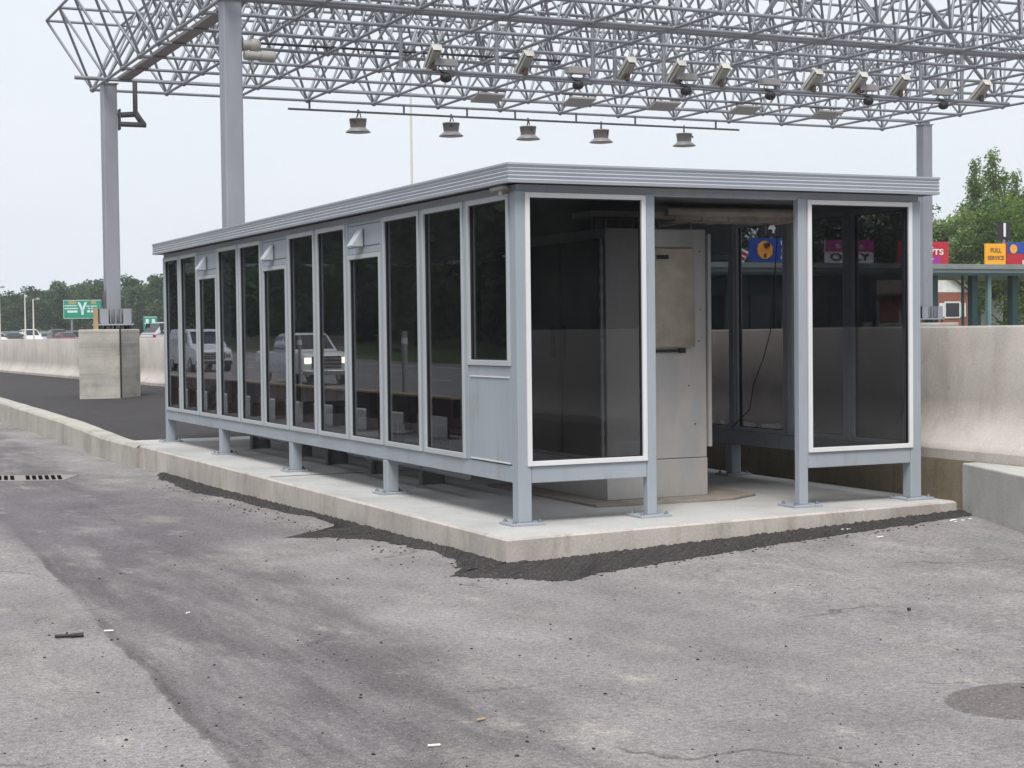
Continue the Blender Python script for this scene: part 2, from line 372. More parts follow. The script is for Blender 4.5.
# ------------------------------------------------------------------ raised slab, kerb, median, fresh asphalt
ZP = .183
PN = (-.43,-.71); PR = (3.9,-.27); PB = (3.88,11.9); PL = (-.5,11.0); PL0 = (-.6,10.4)
plat = MB()
edge = [PN, PR, PB, (-.36,11.9), (-.50,10.72)]
def ring(pts, z): return [(x,y,z) for x, y in pts]
n = len(edge)
ins = .018
cx_ = sum(p[0] for p in edge)/n; cy_ = sum(p[1] for p in edge)/n
inner = [(x+(ins if x<cx_ else -ins), y+(ins if y<cy_ else -ins)) for x, y in edge]
plat.add(ring(inner, ZP), [tuple(range(n))])
top = plat.build('platform', M['conc_slab'])
tag(top, 'pale concrete platform slab under the shelter', kind='structure')
side = MB()
low = [(x-.01 if x<cx_ else x, y-.01 if y<cy_ else y, gh(x,y)-.25) for x, y in edge]
side.add(low + ring(edge, ZP-.014) + ring(inner, ZP), [(i,(i+1)%n,n+(i+1)%n,n+i) for i in range(n)] + [(n+i,n+(i+1)%n,2*n+(i+1)%n,2*n+i) for i in range(n)])
so = side.build('platform_edge', M['conc_side']); tag(so, kind='structure')
# control joint across the slab
j = MB().box(-.405,3.86,5.12,5.135,ZP+.0005,ZP+.004); tag(j.build('slab_joint', M['fresh']), kind='structure')
# kerb running back from the slab
ko = [(-.53,10.74),(-.53,13.1),(-.26,18.3),(.02,27.5),(.2,36),(.3,60),(.3,88)]
ki = [(-.36,10.8),(-.31,12.4),(-.06,16.5),(.12,20.5),(.43,30.4),(.6,60),(.6,88)]
def resample(pl, m):
    L_ = [0]
    for a_, c_ in zip(pl, pl[1:]): L_.append(L_[-1] + math.dist(a_, c_))
    out = []
    for i in range(m):
        t = L_[-1]*(i/(m-1))**1.4
        out.append((lin(t, list(zip(L_, [p[0] for p in pl]))), lin(t, list(zip(L_, [p[1] for p in pl])))))
    return out
kk = 60
O_ = resample(ko, kk); I_ = resample(ki, kk)
kb = MB()
rows = []
for (ox, oy), (ix, iy) in zip(O_, I_):
    jz = random.uniform(-.006,.006)
    rows.append([(ox-.03,oy,gh(ox,oy)-.2),(ox-.012+random.uniform(-.008,.008),oy,ZP-.03+jz),(ox+.018,oy,ZP+.006+jz),(ix,iy,ZP+.006+jz),(ix+.002,iy,ZP-.1)])
vs = [p for r in rows for p in r]
kb.add(vs, [(k*5+i, k*5+i+1, (k+1)*5+i+1, (k+1)*5+i) for k in range(kk-1) for i in range(4)] + [(0,1,2,3,4)])
kb.v = kb.v; 
ko_ = kb.build('kerb', M['conc_kerb']); tag(ko_, kind='structure')
# dark asphalt median behind the kerb
b = MB()
mp = [(ix-.03,iy) for ix, iy in I_]
vs = []
for (x, y) in mp: vs += [(x,y,ZP-.006),(7.5,y,ZP-.006)]
b.add(vs, [(2*k,2*k+1,2*k+3,2*k+2) for k in range(kk-1)])
tag(b.build('median', M['median']), kind='structure')
# fresh asphalt filler along the slab foot
random.seed(21)
def filler(name, inner_pts, outer_pts, m=90, jit=.022):
    A = resample_u(inner_pts, m); B = resample_u(outer_pts, m)
    b = MB(); vs = []; w = 0; NC = 7; rn = random.Random(len(inner_pts)*7); zz = [0]*NC
    for k, ((ax,ay),(bx,by)) in enumerate(zip(A, B)):
        w = w*.78 + rn.gauss(0, jit*.7)
        d = math.dist((ax,ay),(bx,by)) or 1e-6
        q = max(.05, 1 + w/d)
        bx2 = ax+(bx-ax)*q; by2 = ay+(by-ay)*q
        for c_ in range(NC):
            t = c_/(NC-1); x = ax+(bx2-ax)*t; y = ay+(by2-ay)*t
            zz[c_] = zz[c_]*.5 + rn.gauss(0,.004)
            vs.append((x,y,gh(x,y)+(.0035 if c_ == NC-1 else .013+.007*(1-t)+max(-.007,min(.008,zz[c_])))))
    b.add(vs, [(NC*k+i,NC*k+i+1,NC*k+i+NC+1,NC*k+i+NC) for k in range(m-1) for i in range(NC-1)])
    o = b.build(name, M['fresh']); tag(o, kind='structure'); return o
def resample_u(pl, m):
    L_ = [0]
    for a_, c_ in zip(pl, pl[1:]): L_.append(L_[-1] + math.dist(a_, c_))
    return [(lin(L_[-1]*i/(m-1), list(zip(L_, [p[0] for p in pl]))), lin(L_[-1]*i/(m-1), list(zip(L_, [p[1] for p in pl])))) for i in range(m)]
filler('asphalt_filler', [(-.50,9.4),(-.50,8.9),(-.54,7),(-.50,5),(-.47,3),(-.45,1),(-.44,-.3),(-.43,-.71)],
       [(-.54,9.4),(-.72,8.6),(-.80,7.4),(-.84,6.4),(-.72,5.6),(-.70,4.6),(-.66,3.6),(-.56,3.2),(-.62,2.4),(-.82,2.0),(-1.30,1.72),(-.86,1.45),(-.68,1.0),(-.60,.2),(-.64,-.3),(-.82,-.75),(-.98,-1.0)], 620)
filler('asphalt_filler', [(-.435,-.70),(-.41,-.715),(0.,-.675),(.9,-.58),(2.,-.47),(3.2,-.35),(3.93,-.28),(4.0,-.3)],
       [(-.98,-1.0),(-.62,-1.32),(-.36,-1.6),(-.06,-1.36),(.85,-1.13),(2.0,-.86),(3.1,-.66),(3.86,-.52),(3.86,-.56)], 420)
# ------------------------------------------------------------------ median barrier
def bx(y): return lin(y, [(-16,4.5),(0,4.45),(11,4.72),(24,5.45),(36,5.95),(46,5.5),(60,4.95),(110,3.2)])
def bz(y): return lin(y, [(-16,.5),(10,.5),(14,ZP-.01),(60,ZP-.01),(110,.05)])
def btop(y): return lin(y, [(-16,1.655),(0,1.64),(28,1.57),(57,1.545),(110,1.5)])
b = MB(); vs = []; yy = []
y = -16.
while y < 110: yy.append(y); y += 1.0 if y < 40 else 3.0
for y in yy:
    x = bx(y); z0 = bz(y); zt = btop(y)
    pr = [(-.33,z0),(-.33,z0+.08),(-.27,z0+.13),(-.13,z0+.24),(-.055,z0+.36),(-.03,z0+.5),(0,zt-.015),(.015,zt),(.2,zt),(.24,z0+.5),(.5,z0),]
    vs += [(x+u,y,v) for u, v in pr]
m = 11
b.add(vs, [(k*m+i,(k+1)*m+i,(k+1)*m+(i+1)%m,k*m+(i+1)%m) for k in range(len(yy)-1) for i in range(m)] + [tuple(range(m)), tuple((len(yy)-1)*m+i for i in range(m-1,-1,-1))])
nn_ = (len(yy)-1)*m
for q in range(nn_): b.sm[q] = (q % m) in (1,2,3,4,5)
bar = b.build('concrete_barrier', M['conc_bar'])
tag(bar, 'long stained concrete traffic barrier running behind the glazed shelter', 'barrier')
ft = MB()
for y in range(-16, 12):
    x0, x1 = bx(y)-.345, bx(y+1)-.345
    if y >= 10: break
    ft.add([(x0,y,0),(x1,y+1,0),(x1,y+1,.499),(x0,y,.499),(x0+.5,y,.499),(x1+.5,y+1,.499)], [(0,1,2,3),(3,2,5,4)][::1])
ft.build('footing', M['conc_foot'], bar)
for y in (-4.2, -1.05, 5.2, 11.4, 17.5):
    x = bx(y); jb = MB()
    for dy in (0,):
        jb.add([(x-.032,y,bz(y)+.5),(x-.002,y,btop(y)-.01),(x-.002,y+.018,btop(y)-.01),(x-.032,y+.018,bz(y)+.5)], [(3,2,1,0)])
        jb.add([(x-.136,y,bz(y)+.24),(x-.060,y,bz(y)+.36),(x-.034,y,bz(y)+.5),(x-.034,y+.018,bz(y)+.5),(x-.060,y+.018,bz(y)+.36),(x-.136,y+.018,bz(y)+.24)], [(5,4,3,2,1,0)])
    jb.build('joint', M['conc_foot'], bar)
# low concrete block against the slab's right end
b = MB().prism([(3.935,-.30),(3.50,-1.52),(2.75,-3.6),(4.10,-3.6),(4.10,-.30)], -.1, .50)
blk = b.build('concrete_block', M['conc_block'], bevel=.012)
tag(blk, 'low smooth grey concrete block at the right end of the platform', 'concrete block')
# ------------------------------------------------------------------ shelter
W, LN = 3.756, 11.38
HT = 2.883
sh = empty('glazed_shelter', (0,0,0), 'long grey-blue glazed equipment shelter with flat ribbed roof on short steel legs', 'shelter')
P = .055
# roof and fascia
oh = .11
f0, f1 = 2.738, HT
rf = MB()
prof = [(-.03,f0),(.0,f0),(.004,f0+.022),(-.006,f0+.03),(.002,f0+.05),(-.006,f0+.058),(.002,f0+.078),(-.006,f0+.086),(.002,f0+.106),(-.006,f0+.112),(.006,f1-.014),(.006,f1),(-.03,f1)]
def frame_ring(mb, x0, x1, y0, y1, prof):
    m = len(prof); vs = []
    for (sx, sy, X_, Y_) in ((-1,-1,x0,y0),(1,-1,x1,y0),(1,1,x1,y1),(-1,1,x0,y1)):
        vs += [(X_+sx*u, Y_+sy*u, v) for u, v in prof]
    mb.add(vs, [(k*m+i, ((k+1)%4)*m+i, ((k+1)%4)*m+(i+1)%m, k*m+(i+1)%m) for k in range(4) for i in range(m)])
frame_ring(rf, -oh, W+oh, -oh, LN+oh, prof)
roof = MB().box(-oh+.032,W+oh-.032,-oh+.032,LN+oh-.032,f0+.012,f1-.006).build('roof', M['soffit'], sh)
rf.build('fascia', M['fascia'], roof)
# header band around the top of the walls
hb = MB(); 
frame_ring(hb, 0, W, 0, LN, [(-.09,2.675),(-.012,2.675),(-.012,2.737),(-.09,2.737)])
hb.build('header', M['paint'], sh, bevel=.004)
# posts
LEG = .056
posts = []
def post(x, y, z1=2.69, w=.11, d=None):
    d = d or w; y0_ = y-w/2 if d == w else .001
    m = MB().box(x-w/2,x+w/2,y0_,y0_+d,ZP+.018,z1)
    o = m.build('post', M['paint'], sh, bevel=.006)
    pl = MB().box(x-.14,x+.14,y-.12,y+.12,ZP,ZP+.018)
    q = pl.build('base_plate', M['paint'], o, bevel=.003)
    for sx in (-1,1):
        for sy in (-1,1):
            bo = MB().tube((x+sx*.105,y+sy*.085,ZP+.018),(x+sx*.105,y+sy*.085,ZP+.042),.009,8)
            bo.tube((x+sx*.105,y+sy*.085,ZP+.018),(x+sx*.105,y+sy*.085,ZP+.030),.017,6).build('anchor_bolt', M['galv'], q if 0 else o)
bay = LN/4
for k in range(5):
    for x in (LEG, W-LEG):
        y = min(max(k*bay, LEG), LN-LEG)
        post(x, y, 2.69 if k in (0,4) else .49)
post(1.150, LEG, w=.085, d=.07); post(2.566, LEG, w=.085, d=.07)
# floor beams
def beam(x0,x1,y0,y1,z0=.495,z1=.622): MB().box(x0,x1,y0,y1,z0,z1).build('floor_beam', M['paint'], sh, bevel=.005)
beam(.004,.10,.113,LN-.113); beam(W-.10,W-.004,.113,LN-.113); beam(.113,W-.113,LN-.10,LN-.004)
beam(.113,1.105,.004,.10); beam(2.611,W-.113,.004,.10)
# window: frame ring + pane; axis 'x': wall facing -X or +X; 'y': wall facing -Y/+Y
def wbox(mb, ax, a0, a1, d0, d1, z0, z1):
    if ax == 'L': mb.box(d0,d1,a0,a1,z0,z1)
    elif ax == 'R': mb.box(W-d1,W-d0,a0,a1,z0,z1)
    elif ax == 'F': mb.box(a0,a1,d0,d1,z0,z1)
    else: mb.box(a0,a1,LN-d1,LN-d0,z0,z1)
def window(ax, a0, a1, z0, z1, mat, t=.042, proud=-.012):
    f = MB()
    wbox(f, ax, a0, a0+t, proud, .05, z0, z1); wbox(f, ax, a1-t, a1, proud, .05, z0, z1)
    wbox(f, ax, a0+t+.0005, a1-t-.0005, proud, .05, z0, z0+t); wbox(f, ax, a0+t+.0005, a1-t-.0005, proud, .05, z1-t, z1)
    o = f.build('window', mat, sh, bevel=.003)
    g = MB(); wbox(g, ax, a0+t-.006, a1-t+.006, .016, .022, z0+t-.006, z1-t+.006)
    g.build('pane', M['glass'], o)
    k = MB(); e = .008                                        # black glazing gasket
    wbox(k, ax, a0+t, a0+t+e, .004, .03, z0+t, z1-t); wbox(k, ax, a1-t-e, a1-t, .004, .03, z0+t, z1-t)
    wbox(k, ax, a0+t+e, a1-t-e, .004, .03, z0+t, z0+t+e); wbox(k, ax, a0+t+e, a1-t-e, .004, .03, z1-t-e, z1-t)
    k.build('gasket', M['black'], o)
    return o
def hood(panel, y, z):
    """wedge vent hood with sloping top and open dark underside"""
    w = .07; d = .12; h = .165
    m = MB().add([(-.012,y-w,z),(-.012,y+w,z),(-d,y-w,z),(-d,y+w,z),(-.012,y-w,z+h),(-.012,y+w,z+h),(-d,y-w,z+.012),(-d,y+w,z+.012)],
                 [(2,3,1,0),(0,4,6,2),(1,3,7,5),(2,6,7,3),(4,5,7,6)])
    o = m.build('vent_hood', M['trim'], panel, bevel=.002)
pitch = LN/12
for ax in 'LR':
    for k in range(12):
        a0 = k*pitch + (.115 if k == 0 else .037); a1 = (k+1)*pitch - (.115 if k == 11 else .037)
        zb, zt = .623, 2.675
        if ax == 'L' and k == 0:
            window(ax, a0, a1, 1.375, zt, M['trim'])
            p = MB(); wbox(p, ax, a0+.002, a1-.002, .002, .045, zb+.006, 1.372); po = p.build('wall_panel', M['paint'], sh, bevel=.004)
            for zz in (1.285, zb+.012):
                e = MB(); wbox(e, ax, a0+.03, a1-.03, -.006, .002, zz, zz+.008); e.build('panel_trim', M['white_trim'], po)
        elif k in (3,6,9):
            window(ax, a0, a1, zb, 2.372, M['trim'])
            p = MB(); wbox(p, ax, a0+.002, a1-.002, .0, .045, 2.376, zt-.002); po = p.build('vent_panel', M['paint'], sh, bevel=.004)
            for zz in (2.64, 2.44):
                e = MB(); wbox(e, ax, a0+.012, a1-.012, -.004, -.0005, zz, zz+.006); e.build('panel_seam', M['galv_dark'], po)
            if ax == 'L': hood(po, a0+.50, 2.44)
        else: window(ax, a0, a1, zb, zt, M['trim'])
        if k < 11:
            g = MB(); wbox(g, ax, (k+1)*pitch-.0355, (k+1)*pitch+.0355, -.004, .07, zb, 2.674); g.build('mullion', M['paint'], sh, bevel=.003)
for k in range(4):
    a0 = .115 + k*(W-.23)/4; a1 = .115 + (k+1)*(W-.23)/4
    window('B', a0+.002, a1-.002, .623, 2.675, M['trim'])
window('F', .077, 1.106, .623, 2.676, M['white_trim'], t=.037, proud=-.014)
window('F', 2.612, 3.662, .623, 2.676, M['white_trim'], t=.037, proud=-.014)
# little lamp under the fascia by the near corner
lm = MB().box(-.075,-.03,.06,.30,2.70,2.728); lm.tube((-.06,.12,2.69),(-.06,.12,2.66),.02,8); lm.build('eave_lamp', M['beige'], sh, bevel=.004)
# cable on the right wall
cb = MB().path([(W-.12,1.95,2.5),(W-.13,2.0,2.0),(W-.12,2.08,1.6),(W-.12,2.2,1.35),(W-.14,2.34,1.1),(W-.12,2.45,.85),(W-.13,2.75,.66)], .005, 6)
cb.build('hanging_cable', M['cable'], sh)
# ------------------------------------------------------------------ stainless cabinet on its mat
mt = MB().prism([(1.08,.80),(2.36,.74),(2.72,.95),(2.72,3.0),(1.08,3.0)], ZP, ZP+.022)
mat_o = mt.build('plywood_mat', M['paleply'], bevel=.003); tag(mat_o, 'stained brown plywood mat under the tall steel cabinet', 'mat')
cab = empty('steel_cabinet', (1.32,1.06,ZP+.022), 'tall stainless steel cabinet standing inside the shelter near its open doorway', 'cabinet')
cx0, cx1, cy0, cy1 = 0, .985, 0, 1.62
z0 = 0; ztop = 2.29
MB().box(cx0,cx1,cy0,cy1,z0,.325).build('plinth', M['steel'], cab, bevel=.006)
MB().box(cx0+.004,cx1-.004,cy0+.004,cy1-.004,.33,ztop).build('body', M['steel'], cab, bevel=.006)
MB().box(cx0+.02,cx1-.02,cy0+.02,cy1-.02,.3251,.3299).build('seam', M['black'], cab)
fp = MB().box(.36,.84,-.05,.003,1.285,2.12).build('control_plate', M['plate'], cab, bevel=.003)
MB().box(.44,.84,-.008,.003,2.13,2.28).build('top_plate', M['steel'], cab, bevel=.003)
hd = MB().box(.42,.74,-.02,.003,1.238,1.262); hd.box(.70,.76,-.028,.003,1.232,1.27); hd.build('latch_bar', M['black'], cab, bevel=.003)
MB().box(.465,.58,-.056,-.0505,2.03,2.065).build('dark_label', M['black'], cab)
for x, z in ((.90,1.33),(.92,1.6),(.80,.95),(.86,.62),(.92,2.1)): MB().tube((x,-.008,z),(x,.003,z),.006,8).build('screw', M['galv_dark'], cab)
for i, (a, c_) in enumerate(((.06,.80),(.82,1.57))):
    MB().box(-.026,-.0225,c_-.03,c_-.018,.38,2.18).build('door_edge', M['black'], cab)
    d = MB().box(-.022,.003,a,c_,.36,2.20); do = d.build('door', M['rack'], cab, bevel=.004)
    y = (.70 if i == 0 else .92)
    MB().box(-.05,-.023,y,y+.035,1.2,1.48).build('handle', M['black'], do, bevel=.004)
hs = MB()
hs.tube((-.03,.02,.33),(-.03,.02,2.2),.012,8)
for k in range(14): hs.box(-.042,-.018,.006,.032,.42+k*.128,.47+k*.128)
hs.build('hinge', M['trim'], cab)
MB().box(cx1+.002,cx1+.03,-.03,.26,.42,2.25).build('side_door', M['steel'], cab, bevel=.004)
fg = MB()
for k in range(6): fg.tube((.15+k*.13,.5,ztop),(.15+k*.13,.5,ztop+.12),.018,8)
fg.box(.05,.9,.35,.7,ztop+.12,ztop+.17); fg.build('conduit_stubs', M['tray'], cab)
# cable tray crossing to the right wall
tr = MB().box(2.0,3.55,1.42,1.80,2.60,2.66)
tr.tube((2.1,1.38,2.665),(3.5,1.34,2.675),.04,8); tr.tube((2.2,1.5,2.69),(3.6,1.6,2.69),.035,8)
for k in range(5): tr.box(2.2+k*.28,2.235+k*.28,1.40,1.82,2.59,2.67)
tro = tr.build('cable_tray', M['tray'], bevel=.008); tag(tro, 'dusty tan cable tray under the shelter roof above the doorway', 'cable tray')
MB().tube((3.3,1.64,2.5),(3.3,1.64,2.738),.012,6).tube((2.5,1.64,2.5),(2.5,1.64,2.738),.012,6).build('hanger_rods', M['galv'], tro)
# rows of dark cabinets further back
prev = None
for i, (y0, y1, h) in enumerate(((3.4,4.5,1.75),(4.75,5.9,1.6),(6.3,7.3,1.8),(7.6,8.8,1.5))):
    r = empty('equipment_rack', (1.7,y0,ZP), ('dark grey equipment rack behind the tall steel cabinet', 'second dark rack back inside the shelter', 'third dark rack back inside the shelter', 'rearmost dark rack inside the shelter')[i], 'equipment rack', 'dark racks inside the shelter')
    MB().box(0,.8,0,y1-y0,.42,.42+h).build('rack_body', M['rack'], r, bevel=.006)
    MB().box(-.012,.002,.04,y1-y0-.04,.48,.36+h).build('rack_door', M['rack'], r, bevel=.003)
    for a in (0.03, .7):
        for c_ in (.04, y1-y0-.1):
            MB().box(a,a+.06,c_,c_+.06,0,.42).build('leg', M['galv_dark'], r)
# support frame and pipe under the floor, seen between the legs
fr = empty('pipe_rack', (.6,2.0,ZP), 'dark steel pipe rack with low stands seen under the shelter floor', 'pipe rack')
MB().box(.1,.16,0,7.6,.27,.33).build('rail', M['galv_dark'], fr)
for k, y in enumerate((1.5,2.9,4.3,5.6,7.3)):
    MB().box(0,.26,y,y+.035,0,.27).box(0,.03,y-.05,y-.001,0,.27).build('stand', M['rackleg'], fr)
pp = MB().path([(-.15,.0,.20),(-.15,3.1,.23),(-.08,3.3,.25),(-.08,5.0,.25),(-.15,5.15,.22),(-.15,7.2,.24)], .034, 10)
for y in (1.0,2.4,4.1,6.2): pp.tube((-.15 if not 3.1<y<5.1 else -.08,y,.23),(-.15 if not 3.1<y<5.1 else -.08,y+.1,.23),.048,10)
pp.build('pipe', M['galv'], fr)
# ------------------------------------------------------------------ gantry
CAM = Vector((-5.2733,-11.275,1.6416)); CF = Vector((.42052,.90672,-.03183)); CR = Vector((.90696,-.42105,-.01172)); CU = Vector((.02403,.02394,.99942)); FL = 1665.9
def at(px, D, z=None):
    d = CF + CR*((px-512)/FL); p = CAM + d*D
    return (p.x, p.y)
def zpx(px, py, D):
    return CAM.z + D*(CF + CR*((px-512)/FL) - CU*((py-384)/FL)).z
def wpt(px, py, Y):
    d = CF + CR*((px-512)/FL) - CU*((py-384)/FL); return CAM + d*((Y-CAM.y)/d.y)
GX0, GY0, DX, DY, ZB, ZT = 2.85, 30.8, 1.855, 1.8, 7.75, 9.55
NX, NY = 14, 9
gx = lambda i: GX0 + DX*i
gy = lambda j_: GY0 - DY*j_
tx = lambda i: GX0 - DX/2 + DX*i
ty = lambda j_: GY0 + DY/2 - DY*j_
gan = empty('overhead_gantry', (3.0,29.6,0), 'galvanised steel space-frame gantry on square columns spanning the lanes behind the shelter', 'gantry')
GM = Matrix.Translation((-3.0,-29.6,0))
def gpart(mb, name, mat, par=None, bevel=0):
    o = mb.build(name, mat, gan, bevel, GM)
    return o
for j_ in range(NY):
    b = MB().tube((gx(0),gy(j_),ZB),(gx(NX-1),gy(j_),ZB),.037,8)
    for i in range(NX): b.lathe([(.02,-.07),(.065,-.04),(.075,0),(.065,.04),(.02,.07)], (gx(i),gy(j_),ZB), 8)
    gpart(b, 'bottom_chord', M['galv'])
for i in range(NX): gpart(MB().tube((gx(i),gy(0),ZB),(gx(i),gy(NY-1),ZB),.035,8), 'bottom_cross_chord', M['galv'])
for j_ in range(NY+1): gpart(MB().tube((tx(0),ty(j_),ZT),(tx(NX),ty(j_),ZT),.036,8), 'top_chord', M['galv'])
for i in range(NX+1): gpart(MB().tube((tx(i),ty(0),ZT),(tx(i),ty(NY),ZT),.034,8), 'top_cross_chord', M['galv'])
for j_ in range(NY):
    b = MB()
    for i in range(NX):
        for di in (0,1):
            for dj in (0,1):
                b.tube((gx(i),gy(j_),ZB),(tx(i+di),ty(j_+dj),ZT),.030 if j_%2 else .033,6,cap=False)
    gpart(b, 'web_bracing', M['galv'])
# header pipes over the columns and the walkway beam along the left edge
gpart(MB().tube((2.2,18.5,ZB+.02),(27.8,18.5,ZB+.02),.078,12), 'header_pipe', M['galv'])
gpart(MB().tube((2.2,29.6,ZB+.10),(27.8,29.6,ZB+.10),.05,10), 'header_pipe', M['galv'])
gpart(MB().box(3.12,3.42,18.6,29.4,ZB+.02,ZB+.09), 'edge_beam', simple('brown_grey_beam', (.22,.20,.2), .6, .1))
for (X_, Y_, zf) in ((3.0,18.6,.2),(3.0,29.6,1.79),(27.45,29.4,1.74),(27.1,18.6,.4)):
    w = .175
    c = gpart(MB().box(X_-w,X_+w,Y_-w,Y_+w,zf+.14,ZB-.01), 'column', M['galv_col'], bevel=.03)
    b = MB().box(X_-w-.03,X_+w+.03,Y_-w-.03,Y_+w+.03,ZB-.035,ZB-.011)
    b.build('cap_plate', M['galv_col'], c)
    b = MB().box(X_-.42,X_+.42,Y_-.42,Y_+.42,zf+.10,zf+.14)
    for k in range(-3,4):
        d = k*.125
        if abs(d) > w-.03: 
            b.box(X_+d-.01,X_+d+.01,Y_-w-.17,Y_-w-.01,zf+.14,zf+.50) ; b.box(X_+d-.01,X_+d+.01,Y_+w+.01,Y_+w+.17,zf+.14,zf+.50)
        b.box(X_+d-.01,X_+d+.01,Y_-w-.19,Y_-w-.001,zf+.14,zf+.50); b.box(X_-w-.19,X_-w-.001,Y_+d-.01,Y_+d+.01,zf+.14,zf+.50); b.box(X_+w+.001,X_+w+.19,Y_+d-.01,Y_+d+.01,zf+.14,zf+.50)
    b.build('stiffened_base', M['galv_col'], c)
    for k in (-3,-1,1,3):
        for s_ in (-.36,.36):
            MB().tube((X_+k*.12,Y_+s_,zf),(X_+k*.12,Y_+s_,zf+.16),.026,8).build('anchor_bolt', M['cable'], c)
            if abs(k) < 3: MB().tube((X_+s_,Y_+k*.12,zf),(X_+s_,Y_+k*.12,zf+.16),.026,8).build('anchor_bolt', M['cable'], c)
# pipe elbow on the far left column, stub pipes on the near left column
b = MB().tube((3.62,29.5,ZB+.05),(3.62,29.5,7.05),.06,10).path([(3.62,29.5,7.05),(3.72,29.45,6.88),(3.80,29.45,6.78)], .075, 10)
b.tube((3.20,29.5,6.98),(3.62,29.5,7.02),.07,10); b.tube((3.20,29.45,6.76),(3.86,29.45,6.76),.065,10); b.box(3.215,3.24,29.36,29.62,6.62,7.12)
gpart(b, 'pipe_elbow', M['galv_dark'])
b = MB().tube((3.19,18.5,6.92),(3.40,18.5,6.92),.085,14).lathe([(.01,-.13),(.09,-.10),(.13,0),(.09,.10),(.01,.13)], (3.42,18.5,6.92), 14)
b.tube((3.21,18.45,6.72),(3.52,18.45,6.72),.085,14).tube((3.52,18.45,6.72),(3.76,18.45,6.72),.105,14).tube((3.36,18.45,6.72),(3.36,18.45,6.5),.03,8)
gpart(b, 'pipe_stub', M['beige'])
# cable conduit up the front face of the far left column
gpart(MB().box(2.765,2.782,29.45,29.6,2.15,2.75), 'control_box', M['galv_dark'])
# equipment rails
RY = 21.0
ra, rb = wpt(396,69,RY), wpt(1009,104,RY)
rz = lambda x: ra.z + (rb.z-ra.z)*(x-ra.x)/(rb.x-ra.x)
gpart(MB().tube(ra, rb, .042, 8), 'camera_rail', M['galv'])
for px in (402,498,594,616,665,777,822,922,963):
    p = wpt(px, 80, RY); gpart(MB().tube((p.x,RY+.05,rz(p.x)),(p.x,RY+.05,8.45),.045,8), 'hanger', M['galv'])
gpart(MB().tube((ra.x-2,RY,8.45),(rb.x+1,RY,8.45),.03,6), 'hanger_header', M['galv'])
gpart(MB().tube(wpt(237,42,23.5), wpt(560,61,23.5), .028, 6), 'black_conduit', M['cable'])
b = MB().tube((7.87,30.73,7.50),(21.7,30.73,7.50),.03,8)
gpart(b, 'lamp_rail', M['galv_dark'])
for x in (8.45,11.1,12.95,14.4,16.3,18.2,20.9): gpart(MB().tube((x,30.73,7.50),(x,30.73,ZB),.03,8), 'rail_drop', M['galv_dark'])
# hanging floodlights
FX = (9.79,12.47,14.79,17.09,19.82)
ordn = ['leftmost','second','third','fourth','rightmost']
def floodlight():
    r = empty('floodlight', (0,0,0), 'x', 'floodlight', 'floodlights hung from the gantry rail')
    MB().lathe([(.13,-.06),(.235,-.06),(.235,-.03),(.205,-.29),(.19,-.30)], (0,0,0), 20).build('housing', M['lamp'], r)
    MB().lathe([(.19,-.30),(.205,-.31),(.335,-.43),(.335,-.445),(.2,-.465),(.05,-.47)], (0,0,0), 24).build('shade', M['lampskirt'], r)
    b = MB().path([(0,0,.24),(.0,0,.09),(-.06,0,-.05)], .02, 6).path([(.02,0,.24),(.08,0,.06),(.08,0,-.06)], .014, 6); b.box(-.12,.12,-.03,.03,-.06,-.035)
    b.build('hook', M['cable'], r)
    MB().box(-.19,-.15,-.235,-.2,-.2,-.13).build('knockout', M['cable'], r)
    return r
f = floodlight()
for i, x in enumerate(FX):
    o = f if i == 0 else copy_tree(f)
    o.location = (x,30.73,7.35); o.scale = (1,1,.88); o.rotation_euler.z = .3*i
    o['label'] = '%s of the five grey bell-shaped floodlights hanging below the gantry' % ordn[i] if i in (0,4) else '%s hanging grey floodlight from the left under the gantry' % ordn[i]
# cameras on the rail
def camera_unit():
    r = empty('traffic_camera', (0,0,0), 'x', 'camera', 'traffic cameras on the gantry rail')
    R_ = Matrix.Translation((0,.02,.36)) @ Matrix.Rotation(RAD(-36), 4, 'X')
    MB().box(-.15,.15,-.42,.44,-.15,.10,R_).build('housing', M['beige'], r, bevel=.015)
    MB().box(-.18,.18,-.50,.52,.102,.14,R_).box(-.18,-.168,-.50,.52,.0,.10,R_).box(.168,.18,-.50,.52,.0,.10,R_).box(-.165,.165,-.50,-.485,-.12,.10,R_).build('sun_shield', M['offwhite'], r, bevel=.006)
    MB().box(-.05,.09,-.08,.08,.0,.2).tube((.02,0,0),(.02,0,.3),.04,8).build('bracket', M['copper'], r, bevel=.008)
    MB().path([(.10,-.1,.35),(.2,-.12,.25),(.17,-.05,.08),(.1,0,.02)], .014, 6).build('cable', M['cable'], r)
    return r
cam_px = (433,524,626,676,720,812,857,899,980)
cu = camera_unit()
cn = ['first','second','third','fourth','fifth','sixth','seventh','eighth','ninth']
for i, px in enumerate(cam_px):
    x = wpt(px, 75, RY).x
    o = cu if i == 0 else copy_tree(cu)
    o.location = (x,RY-.03,rz(x)+.03); o.scale = (.64,.64,.64); o.rotation_euler.z = random.uniform(-.06,.06)
    o['label'] = '%s white-topped tilted traffic camera counting from the left along the rail' % cn[i]
def dome():
    r = empty('dome_camera', (0,0,0), 'x', 'dome camera', 'dark dome cameras below the rail')
    MB().lathe([(.06,.02),(.14,.0),(.16,-.10),(.12,-.17),(.05,-.20)], (0,0,-.06), 14).tube((0,0,0),(0,0,-.1),.03,8).build('dome', M['cable'], r)
    MB().box(-.34,.30,-.12,.12,.16,.34).build('junction_box', M['panelgrey'], r, bevel=.01)
    MB().path([(-.1,0,.2),(-.22,0,.1),(-.1,0,0),(0,0,-.05)], .014, 6).build('cable', M['cable'], r)
    return r
dm = dome()
